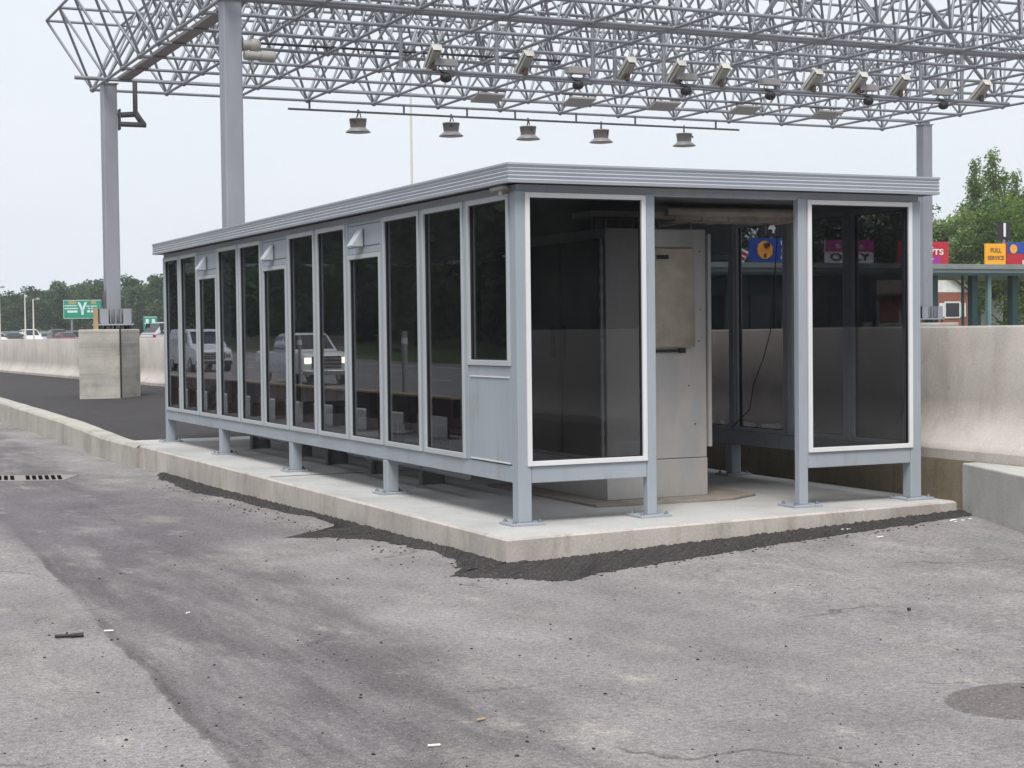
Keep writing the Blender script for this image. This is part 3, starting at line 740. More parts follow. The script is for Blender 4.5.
for i, px in enumerate((445,577,685,769,867,942)):
    x = wpt(px, 85, RY).x
    o = dm if i == 0 else copy_tree(dm)
    o.location = (x,RY-.05,rz(x)-.02); o.scale = (.8,.8,.8)
    o['label'] = '%s small black dome camera from the left beneath the gantry rail' % cn[i]
def ant():
    r = empty('panel_antenna', (0,0,0), 'x', 'antenna', 'flat panel antennas under the gantry')
    R_ = Matrix.Rotation(RAD(-14), 4, 'X')
    MB().box(-.40,.40,-.30,.30,-.03,.03,R_).build('panel', M['panelgrey'], r, bevel=.012)
    b = MB()
    for s in (-.28,.28): b.tube((s,0,.03),(s,0,.2),.02,6)
    b.box(-.52,.52,-.04,.04,.17,.21); b.build('bracket', M['galv_dark'], r)
    return r
an = ant()
for i, (px, py) in enumerate(((488,98),(579,102),(664,106),(745,110),(826,115))):
    o = an if i == 0 else copy_tree(an)
    o.location = wpt(px, py, 24.0); o.scale = (.85,.85,.9)
    o['label'] = '%s flat grey panel antenna from the left under the gantry grid' % cn[i]
# pedestal under far-left column, with drain pipe in its joint
b = MB().prism([(1.87,27.95),(2.80,27.87),(3.5,28.95),(3.85,30.6),(2.45,30.8)], ZP-.05, 1.79)
ped = b.build('concrete_pedestal', M['conc_ped'], bevel=.02); tag(ped, 'pale concrete pedestal carrying the far left gantry column beside the kerb', 'pedestal')
MB().tube((2.81,27.84,ZP),(2.81,27.84,1.81),.022,8).build('drain_pipe', M['cable'], ped)
MB().box(2.28,2.36,28.1,28.3,1.79,2.3).build('marker_stake', M['rustlight'], ped)
MB().box(2.35,2.36,29.0,29.02,2.2,2.7).build('rod', M['galv_dark'], ped)
b = MB().box(26.4,28.0,28.5,30.3,0,1.74); ped = b.build('concrete_pedestal', M['conc_ped'], bevel=.02)
tag(ped, 'concrete pedestal below the far right gantry column behind the barrier', 'pedestal')
# tall light mast behind the gantry
def mast(x, y, h, label, arm=None, r=.09):
    t = empty('light_mast', (x,y,gh(x,y)), label, 'light pole', 'light poles beyond the gantry')
    MB().tube((0,0,0),(0,0,h),r,10,r*.55).build('pole', M['offwhite'], t)
    if arm:
        MB().tube((0,0,h-.1),(arm,0,h),.04,6).build('arm', M['galv'], t)
        MB().box(min(arm,arm+.3),max(arm,arm+.3),-.15,.15,h-.1,h+.1).build('lamp_head', M['panelgrey'], t, bevel=.03)
def masts(px, py, D, label, arm=None, r=.09):
    x, y = at(px, D); mast(x, y, zpx(px,py,D)-gh(x,y), label, arm, r)
masts(414.5, 60, 95, 'tall thin light mast rising behind the shelter roof', None, .09)
masts(1.2, 287, 150, 'pale light pole at the far left edge of the picture', .15, .09)
masts(26.6, 294, 150, 'slim pale pole without a visible lamp between two light poles', None, .09)
masts(34.8, 299, 160, 'pale light pole with a short arm to the right above the parked cars', .3, .10)
# ------------------------------------------------------------------ overhead green signs far left
def board(name, label, cat, px0, px1, py0, py1, D, mat, group=None, post_to=None, th=.08, yaw=None):
    """flat sign facing the camera's side (normal about -Y), returns empty at its centre; local x right, z up"""
    x0, y0 = at(px0, D); x1, y1 = at(px1, D); 
    zc = (zpx((px0+px1)/2,py0,D)+zpx((px0+px1)/2,py1,D))/2; h = abs(zpx(px0,py0,D)-zpx(px0,py1,D)); w = math.dist((x0,y0),(x1,y1))
    c = ((x0+x1)/2,(y0+y1)/2,zc)
    e = empty(name, c, label, cat, group, math.atan2(y1-y0,x1-x0))
    MB().box(-w/2,w/2,0,th,-h/2,h/2).build('panel', mat, e, bevel=.01)
    e['w'] = w; e['h'] = h
    return e, w, h
TM = lambda x, z, d=-.012: Matrix.Translation((x,d,z)) @ Matrix.Rotation(RAD(90), 4, 'X')
e, w, h = board('highway_sign', 'large green overhead highway sign with a split arrow left of the gantry column', 'road sign', 65, 103, 300, 318.5, 230, M['green'])
b = MB()
def rect(mb, x0, x1, z0, z1, d=.02): mb.box(x0,x1,-d,-.001,z0,z1)
for x0, x1, z0, z1 in ((-w*.47,-w*.14,h*.17,h*.22),(-w*.47,-w*.12,h*.02,h*.08),(-w*.40,-w*.13,-h*.18,-h*.06),(w*.10,w*.38,h*.14,h*.19),(w*.14,w*.40,h*.01,h*.07),(w*.12,w*.40,-h*.18,-h*.06),(-w*.49,w*.49,-h*.5,-h*.48),(-w*.5,-w*.49,-h*.5,h*.5),(-w*.49,w*.49,h*.47,h*.5)): rect(b, x0, x1, z0, z1)
b.build('legend', M['signlight'], e)
b = MB().box(-w*.37,-w*.16,-.02,-.001,h*.28,h*.44).box(w*.2,w*.36,-.02,-.001,h*.28,h*.44); b.build('exit_tab', M['tan'], e)
b = MB()
for s_ in (-1,1): b.add([(s_*.02-.17,-.03,-h*.06),(s_*.02+.17,-.03,-h*.06),(s_*.5+.17,-.03,h*.38),(s_*.5-.17,-.03,h*.38)], [(0,1,2,3)])
b.box(-.17,.17,-.028,-.001,-h*.30,-h*.05)
b.build('split_arrow', M['signlight'], e)
MB().tube((-w*.3,.3,-h*.5-8),(-w*.3,.3,h*.3),.15,8).build('post', M['galv'], e); MB().tube((w*.3,.3,-h*.5-8),(w*.3,.3,h*.3),.15,8).build('post', M['galv'], e)
e, w, h = board('highway_sign', 'smaller green highway sign just left of the shelter above the parked vehicle', 'road sign', 144.5, 158.5, 316.5, 330, 190, M['green'])
b = MB()
for k in (-1,1):
    rect(b, k*w*.22-.18, k*w*.22+.18, 0, h*.32); b.add([(k*w*.22-.4,-.02,0),(k*w*.22,-.02,-h*.2),(k*w*.22+.4,-.02,0)], [(0,1,2)])
rect(b, -w*.48, w*.48, h*.44, h*.48); b.build('legend', M['signlight'], e)
MB().tube((0,.2,-h*.5-4),(0,.2,0),.12,8).build('post', M['galv'], e)
# ------------------------------------------------------------------ vehicles
def wheel(parent, x, y, r=.34, w=.22):
    o = MB().tube((x-w/2,y,r),(x+w/2,y,r),r,20).build('wheel', M['tyre'], parent)
    MB().tube((x-w/2-.01,y,r),(x+w/2+.01,y,r),r*.58,14).build('rim', M['chrome'], o)
def loft(mb, st):
    """stations: (y, zb, zt, half width bottom, half width top)"""
    vs = []
    for (y, zb, zt, wb, wt) in st:
        vs += [(-wb,y,zb),(wb,y,zb),(wb+.02,y,zb+(zt-zb)*.45),(wt,y,zt-.04),(wt*.9,y,zt),(-wt*.9,y,zt),(-wt,y,zt-.04),(-wb-.02,y,zb+(zt-zb)*.45)]
    m = 8
    mb.add(vs, [(k*m+i,(k+1)*m+i,(k+1)*m+(i+1)%m,k*m+(i+1)%m) for k in range(len(st)-1) for i in range(m)] + [tuple(range(m)), tuple((len(st)-1)*m+i for i in range(m-1,-1,-1))])
    return mb
def slab(st, i, t0, t1, s0, mat, name, parent):
    """glass panel laid 12 mm proud of the sloping face between stations i and i+1 of a cabin loft"""
    a, c = st[i], st[i+1]
    def pt(t, s): return Vector((s*(a[4]+(c[4]-a[4])*t)*.9*s0, a[0]+(c[0]-a[0])*t, a[2]+(c[2]-a[2])*t))
    nrm = Vector((0, a[2]-c[2], c[0]-a[0])).normalized()
    if nrm.z < 0: nrm = -nrm
    P4 = [pt(t0,-1), pt(t0,1), pt(t1,1), pt(t1,-1)]
    return MB().add([p+nrm*.012 for p in P4]+[p-nrm*.01 for p in P4], [(0,1,2,3),(7,6,5,4),(0,4,5,1),(1,5,6,2),(2,6,7,3),(3,7,4,0)]).build(name, mat, parent)
def flank(s, ys, z0, z1, x0, x1, inset, parent):
    y0, y1 = ys
    P4 = [(s*x0,y0,z0),(s*x0,y1,z0),(s*x1,y1-inset*.4,z1),(s*x1,y0+inset,z1)]
    Q4 = [(s*(abs(p[0])-.05),p[1],p[2]) for p in P4]
    return MB().add(P4+Q4, [(0,1,2,3),(7,6,5,4),(0,4,5,1),(1,5,6,2),(2,6,7,3),(3,7,4,0)]).build('side_window', M['carglass'], parent)
# vehicle local frame: front is -Y
def vehicle(name, kind, paint, label, cat, group=None, lit=False):
    r = empty(name, (0,0,0), label, cat, group)
    if kind == 'van':
        L_, w, H = 5.6, .98, 2.1
        loft(MB(), [(0,.45,1.0,.86,.84),(.12,.38,1.12,.95,.9),(1.15,.36,1.28,w,.93),(1.3,.36,1.32,w,.93),(5.5,.38,1.32,w,.95),(5.6,.42,1.3,.95,.93)]).build('body', paint, r, bevel=.04)
        st = [(1.05,1.25,1.32,.9,.9),(1.95,1.25,2.02,.94,.8),(2.2,1.25,2.1,.95,.8),(5.35,1.25,2.1,.95,.82),(5.58,1.25,2.0,.94,.8)]
        loft(MB(), st).build('cabin', paint, r, bevel=.03)
        slab(st, 0, .08, .93, .98, M['carglass'], 'windscreen', r)
        for s in (-1,1): flank(s, (1.55,2.75), 1.42, 1.92, .985, .915, .42, r)
        ax = (.95, 4.5); yg = -.01; zg = (.62,.95)
    elif kind == 'pickup':
        L_, w, H = 5.7, 1.0, 1.9
        loft(MB(), [(0,.5,1.05,.9,.86),(.1,.42,1.18,.97,.93),(1.5,.4,1.24,w,.94),(3.6,.42,1.22,w,.95),(5.6,.45,1.24,w,.96),(5.7,.5,1.22,.96,.95)]).build('body', paint, r, bevel=.04)
        st = [(1.35,1.15,1.24,.88,.88),(2.05,1.15,1.84,.9,.74),(2.3,1.15,1.9,.92,.74),(3.35,1.15,1.88,.92,.74),(3.6,1.15,1.24,.9,.86)]
        loft(MB(), st).build('cabin', paint, r, bevel=.03)
        slab(st, 0, .1, .95, .98, M['carglass'], 'windscreen', r)
        for s in (-1,1): flank(s, (1.8,2.55), 1.30, 1.78, .955, .82, .35, r); flank(s, (2.63,3.45), 1.30, 1.78, .955, .82, .05, r)
        MB().box(-.85,.85,3.75,5.55,1.2401,1.2601).build('bed', M['carblack'], r)
        ax = (.95, 4.6); yg = -.01; zg = (.62,1.05)
    else:
        suv = kind == 'suv'
        H = 1.8 if suv else 1.45; w = .95 if suv else .9; bz_ = 1.05 if suv else .92
        loft(MB(), [(0,.35,.7,.8,.76),(.12,.28,.78,.88,.84),(1.2,.25,bz_,w,.86),(3.9,.25,bz_+.03,w,.87),(4.5,.3,bz_,.9,.83),(4.6,.36,bz_-.1,.84,.8)]).build('body', paint, r, bevel=.04)
        e_ = 4.5 if suv else 4.1
        st = [(1.15,bz_-.05,bz_+.02,.83,.82),(1.95,bz_-.05,H-.05,.86,.66),(2.4,bz_-.05,H,.86,.67),(e_-.7,bz_-.05,H-.03,.86,.66),(e_,bz_-.05,bz_+.06,.83,.78)]
        loft(MB(), st).build('cabin', paint, r, bevel=.03)
        slab(st, 0, .08, .95, .96, M['carglass'], 'windscreen', r); slab(st, 3, .1, .9, .96, M['carglass'], 'rear_window', r)
        for s in (-1,1): flank(s, (1.6,2.65), bz_+.06, H-.09, .90, .76, .5, r); flank(s, (2.72,e_-.35), bz_+.06, H-.09, .90, .76, .05, r)
        ax = (.85, 3.65); yg = -.01; zg = (.42,.62)
    L_ = {'van':5.6,'pickup':5.7}.get(kind, 4.6)
    for y in ax:
        for s in (-1,1): wheel(r, s*(w-.1), y, .38 if kind in ('van','pickup','suv') else .33)
    MB().box(-.55,.55,-.03,.08,zg[0],zg[1]).build('grille', M['carblack'], r, bevel=.01)
    gb = MB()
    for k in range(3): gb.box(-.54,.54,-.045,-.031,zg[0]+.06+k*(zg[1]-zg[0])*.3,zg[0]+.1+k*(zg[1]-zg[0])*.3)
    gb.build('grille_bars', M['chrome'], r)
    MB().box(-.88,.88,-.08,.1,.38,.55).build('bumper', M['chrome'] if kind == 'pickup' else M['carblack'], r, bevel=.03)
    for s in (-1,1): MB().box(s*.70-.13,s*.70+.13,-.02,.14,zg[1]-.26,zg[1]-.04).build('headlight', M['headlamp'] if lit else M['chrome'], r, bevel=.02)
    for s in (-1,1): MB().box(s*.80-.07,s*.80+.07,L_-.12,L_+.01,.8,1.05).build('tail_light', M['taillamp'], r, bevel=.01)
    return r
def place(o, x, y, rz=0): o.location = (x,y,gh(x,y)+.01); o.rotation_euler.z = rz
def place_px(o, px, D, rz=0): x, y = at(px, D); place(o, x, y, rz)
v = vehicle('van', 'van', M['carwhite'], 'white van driving in the lanes, seen mirrored in the side glass', 'van'); place(v, -15.7, 68.5)
v = vehicle('pickup_truck', 'pickup', M['carwhite'], 'silver pickup truck with lit headlights, seen mirrored in the side glass', 'pickup truck', lit=True); place(v, -13.9, 46.0)
v = vehicle('suv', 'suv', M['carsilver'], 'silver suv beyond the barrier just left of the shelter', 'car'); place_px(v, 214, 100, 1.9); v.location.z = .62; 
cars = [(3,'sedan','carwhite',182,'pale car at the left edge beyond the barrier'),(19.5,'sedan','carblack',182,'black car beyond the barrier between the first two poles'),
        (37,'suv','carwhite',182,'white car below the pole with the short arm'),(52,'sedan','carsilver',197,'silver car beyond the barrier right of the white car'),
        (64,'suv','carblack',192,'dark suv beyond the barrier left of the pedestal'),(74,'sedan','carmaroon',187,'maroon car beyond the barrier nearest the pedestal')]
for px, kd, pt, D, lb in cars:
    v = vehicle('car', kd, M[pt], lb, 'car', 'cars beyond the barrier on the left'); place_px(v, px, D, random.choice((0,.05,-.05))+.1); v.location.z -= .30
# long low building roof behind the cars
x, y = at(52, 260); e = empty('low_building', (x,y,gh(x,y)), 'long low dark building behind the cars on the far left', 'building', None, .1)
MB().box(-7,7,0,8,-1,1.35).build('wall', M['carblack'], e); MB().box(-7.3,7.3,-.4,8.4,1.35,1.6).build('roof', M['canopy'], e)
# ------------------------------------------------------------------ rusty rail and delineators by the lanes (mirrored in the side glass)
rl = empty('guard_rail', (-5.4,14,0), 'rust-brown guard rail with sandy top, seen mirrored low in the side glass', 'guard rail')
b = MB().box(-.06,.06,0,38,-.0,.30,Matrix.Translation((0,0,.22))); b.build('rail', M['rust'], rl)
MB().box(-.10,.10,0,38,.523,.56).build('cap', M['rustlight'], rl)
for k in range(20): MB().box(-.09,.09,k*1.95,k*1.95+.2,-.4,.52).build('post', M['rust'], rl)
bl = None
for i, (x, y) in enumerate(((-6.6,19.4),(-7.6,29.3))):
    d = empty('delineator_post', (x,y,gh(x,y)), ('wide pale post mirrored in the side glass right of the truck', 'slim pale post mirrored in front of the truck')[i], 'post', 'pale posts by the lanes')
    MB().tube((0,0,0),(0,0,1.85),.06 if i == 0 else .04,10).build('shaft', M['panelgrey'], d); MB().lathe([(.066,0),(.066,.12)], (0,0,1.6), 10).build('band', M['signwhite'], d)
# ------------------------------------------------------------------ toll plaza on the right
PY = 56.7
pl = empty('toll_canopy', (38,PY,0), 'long flat grey toll plaza canopy on dark green columns beyond the barrier', 'toll canopy')
PMt = Matrix.Translation((-38,-PY,0))
MB().box(30,75,PY,PY+8,4.25,4.75).build('roof', M['canopy'], pl, .02, PMt)
MB().box(29.9,75.1,PY-.1,PY+.02,4.55,4.8).build('fascia', M['canopy'], pl, .01, PMt)
MB().box(29.95,75.05,PY-.05,PY+.0,4.22,4.36).build('gutter', M['yard'], pl, 0, PMt)
for x, w_, m_ in ((33.5,.5,'yard'),(38.1,.22,'yard'),(50.5,.5,'yard'),(52.4,.12,'yard'),(53.15,.36,'yard'),(55.85,.4,'yard'),(60,.5,'yard'),(66,.5,'yard')):
    MB().box(x-w_/2,x+w_/2,PY+.6,PY+.6+w_,.0,4.25).build('column', M[m_], pl, .01, PMt)
MB().box(53.75,53.98,PY+.3,PY+.5,0,4.25).build('column', M['lightgreen'], pl, 0, PMt)
for i, (x0, x1, lb) in enumerate(((38.9,43.0,'dark green toll booth under the blue sign'),(43.6,47.9,'dark toll booth under the purple and white sign'))):
    t = empty('toll_booth', ((x0+x1)/2,PY+2,0), lb, 'toll booth', 'toll booths under the canopy')
    w_ = (x1-x0)/2
    MB().box(-w_,w_,0,3,0,1.3).build('base', M['yard'], t); MB().box(-w_,w_,-.05,3.05,3.3,4.2).build('roof_band', M['yard'], t)
    MB().box(-w_+.06,w_-.06,.05,2.95,1.3,3.3).build('glazing', M['carglass'], t)
    for s in (-w_,-w_*.35,w_*.35,w_-.12): MB().box(s,s+.12,-.03,.1,1.3,3.3).build('mullion', M['yard'], t)
    MB().box(w_*.45,w_*.7,-.5,-.3,0,1.9).build('ticket_machine', M['panelgrey'], t)
bl2 = None
for i, (x, z) in enumerate(((45.55,2.9),(46.9,2.4),(44.1,2.5))):
    MBo = MB().tube((0,0,0),(0,0,z),.07,8)
    o = MBo.build('bollard', M['lightgreen' if i == 0 else 'panelgrey']); o.location = (x,PY-1.2,0)
    tag(o, ('tall pale green post in front of the second toll booth','grey post at the right side of the second toll booth','grey post at the left side of the second toll booth')[i], 'post')
# plaza signs
D0 = 85.
def sgn(label, x0, x1, z0, z1, mat, name='lane_sign'):
    e = empty(name, ((x0+x1)/2,PY-.05,(z0+z1)/2), label, 'lane sign', 'lane signs on the toll canopy')
    w = x1-x0; h = z1-z0
    MB().box(-w/2,w/2,0,.12,-h/2,h/2).build('panel', mat, e, bevel=.01)
    for s in (-w*.3,w*.3): MB().box(s-.05,s+.05,.13,.22,-h/2-.3,h/2-.1).build('bracket', M['galv_dark'], e)
    return e, w, h
e, w, h = sgn('red lane sign reading CAR RECEIPTS ONLY with a purple foot, beside the gantry column', 47.7, 50.9, 4.72, 5.92, M['red'])
MB().box(-w*.47,w*.34,-.012,-.001,-h*.47,-h*.12).build('purple_strip', M['purple'], e)
text_obj('CAR', .36, M['signwhite'], TM(w*.02,h*.33), e, width=1.1, bold=.02); text_obj('RECEIPTS', .40, M['signwhite'], TM(.0,h*.06), e, width=2.5, bold=.02); text_obj('ONLY', .28, M['signwhite'], TM(-.1,-h*.30,-.016), e, width=1.5, bold=.02)
e, w, h = sgn('orange-yellow lane sign with dark lettering right of the red sign', 53.31, 54.63, 4.78, 5.87, M['yellow'])
text_obj('FULL', .32, M['copper'], TM(0,h*.18), e, width=.72, bold=.02); text_obj('SERVICE', .28, M['copper'], TM(0,-h*.18), e, width=1.08, bold=.02)
e, w, h = sgn('blue over red lane sign at the right edge with an orange emblem', 54.72, 58.2, 4.72, 5.95, M['red'])
MB().box(-w/2,w/2,-.012,-.001,h*.03,h/2).build('blue_half', M['blue'], e)
MB().tube((-w*.38,-.012,h*.22),(-w*.38,-.025,h*.22),.24,20).build('emblem', M['orange'], e)
text_obj('CAR', .30, M['signwhite'], TM(w*.05,-h*.12,-.006), e, width=.9, bold=.02); text_obj('RECEIPTS', .30, M['signwhite'], TM(w*.08,-h*.35,-.006), e, width=2.0, bold=.02)
text_obj('EXACT', .28, M['signlight'], TM(w*.12,h*.36,-.016), e, width=1.6, bold=.02); text_obj('CHANGE', .28, M['signlight'], TM(w*.12,h*.14,-.016), e, width=1.9, bold=.02)
e, w, h = sgn('blue lane sign with a round orange emblem seen through the shelter doorway', 38.9, 42.1, 4.80, 5.98, M['blue'])
MB().tube((-w*.23,-.001,.02),(-w*.23,-.025,.02),.44,28).build('emblem', M['orange'], e)
MB().tube((-w*.23-.05,-.026,.2),(-w*.23+.22,-.03,.30),.12,8).box(-w*.23-.06,-w*.23+.06,-.03,-.026,-.36,-.16).build('emblem_mark', M['signblack'], e)
text_obj('EXACT', .30, M['signlight'], TM(w*.24,h*.30), e, width=1.2, bold=.02); text_obj('COIN', .30, M['signlight'], TM(w*.22,0), e, width=1.0, bold=.02); text_obj('ONLY', .30, M['signlight'], TM(w*.22,-h*.30), e, width=1.1, bold=.02)
e, w, h = sgn('purple over white lane sign reading ONLY seen through the right-hand pane', 43.3, 46.2, 4.80, 5.95, M['signwhite'])
MB().box(-w/2,w/2,-.012,-.001,0,h/2).build('purple_half', M['magenta'], e)
text_obj('E-ZPass', .36, M['signlight'], TM(0,h*.24,-.016), e, width=1.6, bold=.01); text_obj('ONLY', .50, M['signblack'], TM(0,-h*.25), e, width=2.4, bold=.02)
e, w, h = sgn('small blue sign half hidden behind the steel cabinet', 36.6, 37.9, 4.9, 5.9, M['blue'])
text_obj('CARS', .3, M['signlight'], TM(0,0), e, width=1.0)
for (x0, x1, z0, z1, t, lb) in ((54.15,54.95,6.1,7.0,'1','black lane number sign reading 1 above the orange-yellow sign'),(39.55,40.8,6.08,6.88,'4','dark lane number sign reading 4 above the blue sign')):
    e, w, h = sgn(lb, x0, x1, z0, z1, M['signblack'], 'lane_number'); text_obj(t, .95 if t == '1' else .8, M['signwhite'], TM(0,0), e, bold=.03)
    MB().box(-.06,.06,.03,.12,-1.5,-h/2).build('mast', M['galv'], e)
# brick house and neighbours behind the plaza
def house(label, X, Y, w, d, eave, ridge, wall, gable_side='y', rz=0, roofm=None):
    hN = empty('brick_house' if wall is M['brick'] else 'sided_house', (X,Y,gh(X,Y)), label, 'house', None, rz)
    MB().box(-w/2,w/2,0,d,-1,eave).build('wall', wall, hN)
    if gable_side == 'y':   # gable faces -Y
        MB().add([(-w/2,-.01,eave),(w/2,-.01,eave),(0,-.01,ridge)], [(0,1,2)]).add([(-w/2,d,eave),(w/2,d,eave),(0,d,ridge)], [(2,1,0)]).build('gable', M['siding'], hN)
        o = .35
        sl = (ridge-eave)/(w/2)
        MB().add([(-w/2-o,-o,eave-o*sl),(0,-o,ridge),(0,d+o,ridge),(-w/2-o,d+o,eave-o*sl),(-w/2-o,-o,eave-o*sl+.18),(0,-o,ridge+.18),(0,d+o,ridge+.18),(-w/2-o,d+o,eave-o*sl+.18)], [(0,1,2,3),(7,6,5,4),(0,4,5,1),(1,5,6,2),(2,6,7,3),(3,7,4,0)]) \
            .add([(w/2+o,-o,eave-o*sl),(0,-o,ridge),(0,d+o,ridge),(w/2+o,d+o,eave-o*sl),(w/2+o,-o,eave-o*sl+.18),(0,-o,ridge+.18),(0,d+o,ridge+.18),(w/2+o,d+o,eave-o*sl+.18)], [(3,2,1,0),(4,5,6,7),(1,5,4,0),(2,6,5,1),(3,7,6,2),(0,4,7,3)]).build('roof', M['roofbrown'], hN)
    else:
        o = .4; sl = (ridge-eave)/(d/2)
        MB().add([(-w/2-o,-o,eave-o*sl),(w/2+o,-o,eave-o*sl),(w/2+o,d/2,ridge),(-w/2-o,d/2,ridge),(-w/2-o,d+o,eave-o*sl),(w/2+o,d+o,eave-o*sl)], [(0,1,2,3),(3,2,5,4),(0,3,4),(1,5,2)]).build('roof', M['roofbrown'], hN)
        MB().box(-w/2-o,w/2+o,-o-.06,-o,eave-o*sl-.2,eave-o*sl+.02).build('gutter', M['siding'], hN)
    return hN
def hwin(hN, x, z, w, h, sh_=True):
    o = MB().box(x-w/2-.1,x+w/2+.1,-.06,-.015,z-.1,z+h+.1).build('window', M['siding'], hN); MB().box(x-w/2,x+w/2,-.075,-.061,z,z+h).build('pane', M['carglass'], o)
    if sh_:
        for s in (-1,1): MB().box(x+s*(w/2+.35)-.22,x+s*(w/2+.35)+.22,-.07,-.014,z,z+h).build('shutter', M['siding'], hN)
HX_, HY_ = at(939, 115)
hN = house('red brick house with shuttered window and white gable behind the toll canopy', HX_, HY_, 5.4, 9, 4.0, 5.6, M['brick']); hwin(hN, 1.15, 2.3, 1.15, .95)
HX_, HY_ = at(1010, 125)
hN = house('white sided house with brown roof at the right edge behind the canopy', HX_+1.5, HY_, 8.5, 9, 4.1, 6.4, M['siding'], 'x'); hwin(hN, 1.5, .6, 2.4, .9, False)
HX_, HY_ = at(742, 118)
hN = house('small brick house with white trim seen through the shelter doorway', HX_, HY_, 7, 8, 3.3, 5.0, M['brick'], 'x'); hwin(hN, -.2, 1.2, 1.1, 1.5)
# tilted white sign with red mark and a parked dark car seen through the doorway
e, w, h = board('roadside_sign', 'tilted white sign with a red mark seen through the doorway', 'sign', 732, 743, 282, 295, 90, M['signwhite']); e.rotation_euler.y = .25
MB().tube((w*.25,-.001,0),(w*.25,-.02,0),.18,16).build('red_mark', M['red'], e); MB().tube((0,.1,-3),(0,.1,0),.05,8).build('post', M['galv'], e)
e, w, h = board('awning_sign', 'red and white striped board above the canopy seen through the doorway', 'sign', 736, 748, 249, 261, 84, M['signwhite']); e.rotation_euler.y = .5
b = MB()
for k in (-.3,.1): b.box(-w*.45,w*.45,-.02,-.001,h*k,h*(k+.22))
b.build('stripes', M['red'], e)
v = vehicle('car', 'suv', M['carsilver'], 'grey car beyond the barrier seen through the shelter doorway', 'car'); place_px(v, 722, 60, .4); v.location.z = .2
# ------------------------------------------------------------------ trees
def tree_meshes(name, h, cr, n_leaf, ls, seed, mat, tall=False, base=.25):
    rnd = random.Random(seed)
    tk = MB()
    pts = [Vector((0,0,-.5)), Vector((rnd.uniform(-.15,.15),rnd.uniform(-.15,.15),h*.35)), Vector((rnd.uniform(-.3,.3),rnd.uniform(-.3,.3),h*.65)), Vector((rnd.uniform(-.3,.3),rnd.uniform(-.3,.3),h*.93))]
    rr = [h*.02,h*.015,h*.009,h*.002]
    for a_, c_, r1, r2 in zip(pts, pts[1:], rr, rr[1:]): tk.tube(a_, c_, r1, 8, r2, cap=False)
    lobes = []
    nl = 22 if not tall else 40
    for k in range(nl):
        t = rnd.uniform(base, .97); z = h*t
        prof_ = math.sin(math.pi*min(1,(t-base)/(1-base)*.82+.16))**.7 if not tall else (1-((t-base)/(1-base))**1.6)*.85+.12
        a = rnd.uniform(0, 6.283); rad = cr*prof_*rnd.uniform(.25,.95)
        c_ = Vector((math.cos(a)*rad, math.sin(a)*rad, z)); lr = cr*(.30 if not tall else .20)*rnd.uniform(.7,1.7)
        lobes.append((c_, lr))
        s = Vector((0,0,z-rad*.6-h*.04)); tk.tube(s, s.lerp(c_,.9), h*.005, 5, h*.0015, cap=False)
    vs = []; fs = []
    tot = sum(l[1]**2 for l in lobes)
    for c_, lr in lobes:
        for _ in range(int(n_leaf*lr*lr/tot)):
            d = Vector((rnd.gauss(0,1),rnd.gauss(0,1),rnd.gauss(0,1))).normalized()*lr*(rnd.random()**.45)*1.05
            d.z *= .8 if not tall else 1.35
            p = c_ + d
            u = Vector((rnd.gauss(0,1),rnd.gauss(0,1),rnd.gauss(0,.6))).normalized(); w = u.orthogonal().normalized(); w = (w*rnd.uniform(.4,1)+u.cross(w)*rnd.uniform(-.8,.8)).normalized()
            s = ls*rnd.uniform(.6,1.4); n0 = len(vs)
            vs += [p-u*s*.5, p+w*s*.32, p+u*s*.5, p-w*s*.32]; fs.append((n0,n0+1,n0+2,n0+3))
    me = bpy.data.meshes.new('foliage'); me.from_pydata([tuple(v) for v in vs], [], fs); me.materials.append(mat)
    return tk, me, vs, fs
TV = {}
def tree(kind, x, y, s, label, group, name='tree'):
    if kind not in TV:
        spec = {'round0':(11,3.6,11000,.23,1,M['leaf'],False,.12),'round1':(12,3.2,11000,.23,2,M['leaf'],False,.10),'tall':(15,2.8,10000,.20,3,M['leaf'],True,.12),'round2':(10,4.0,6500,.32,4,M['leafdark'],False,.08)}[kind]
        tk, me, _, _ = tree_meshes('t', *spec)
        o = tk.build('trunk', M['bark']); TV[kind] = (o.data, me); bpy.data.objects.remove(o)
    t = empty(name, (x,y,gh(x,y)), label, 'tree', group, random.uniform(0,6.28)); t.scale = (s,s,s*random.uniform(.95,1.05))
    for nm, me in (('trunk',TV[kind][0]),('crown',TV[kind][1])):
        o = bpy.data.objects.new(nm, me); C.objects.link(o); o.parent = t
random.seed(5)
TR = [('tall',975,165,138,'tall slender tree nearest the gantry column, rising over the plaza signs'),('tall',997,160,134,'taller twin-topped poplar at the right above the black number sign'),
      ('tall',1018,180,140,'tall leafy tree at the right edge of the picture'),
      ('round0',945,222,125,'rounded bushy tree beside the far right gantry column'),('round1',962,212,122,'light green bushy tree behind the red lane sign'),
      ('round2',984,205,128,'broad dark tree below the tall slender tree'),('round0',1004,208,120,'leafy tree behind the orange-yellow sign'),('round1',1028,200,122,'bushy tree at the right edge behind the blue and red sign')]
for k, px, py, D, lb in TR:
    x, y = at(px, D); H = zpx(px,py,D)-gh(x,y); base = {'round0':11,'round1':12,'tall':15,'round2':10}[k]
    tree(k, x, y, H/base, lb, 'trees behind the toll plaza')
lbs = ['tree seen through the doorway beside the steel cabinet','tree seen through the doorway behind the blue sign','dark tree seen through the doorway right of the number four sign','dark tree seen through the left part of the right-hand pane','dark tree above the purple sign seen through the right-hand pane','dark tree seen through the pane right of the purple sign','dark tree seen through the right edge of the right-hand pane']
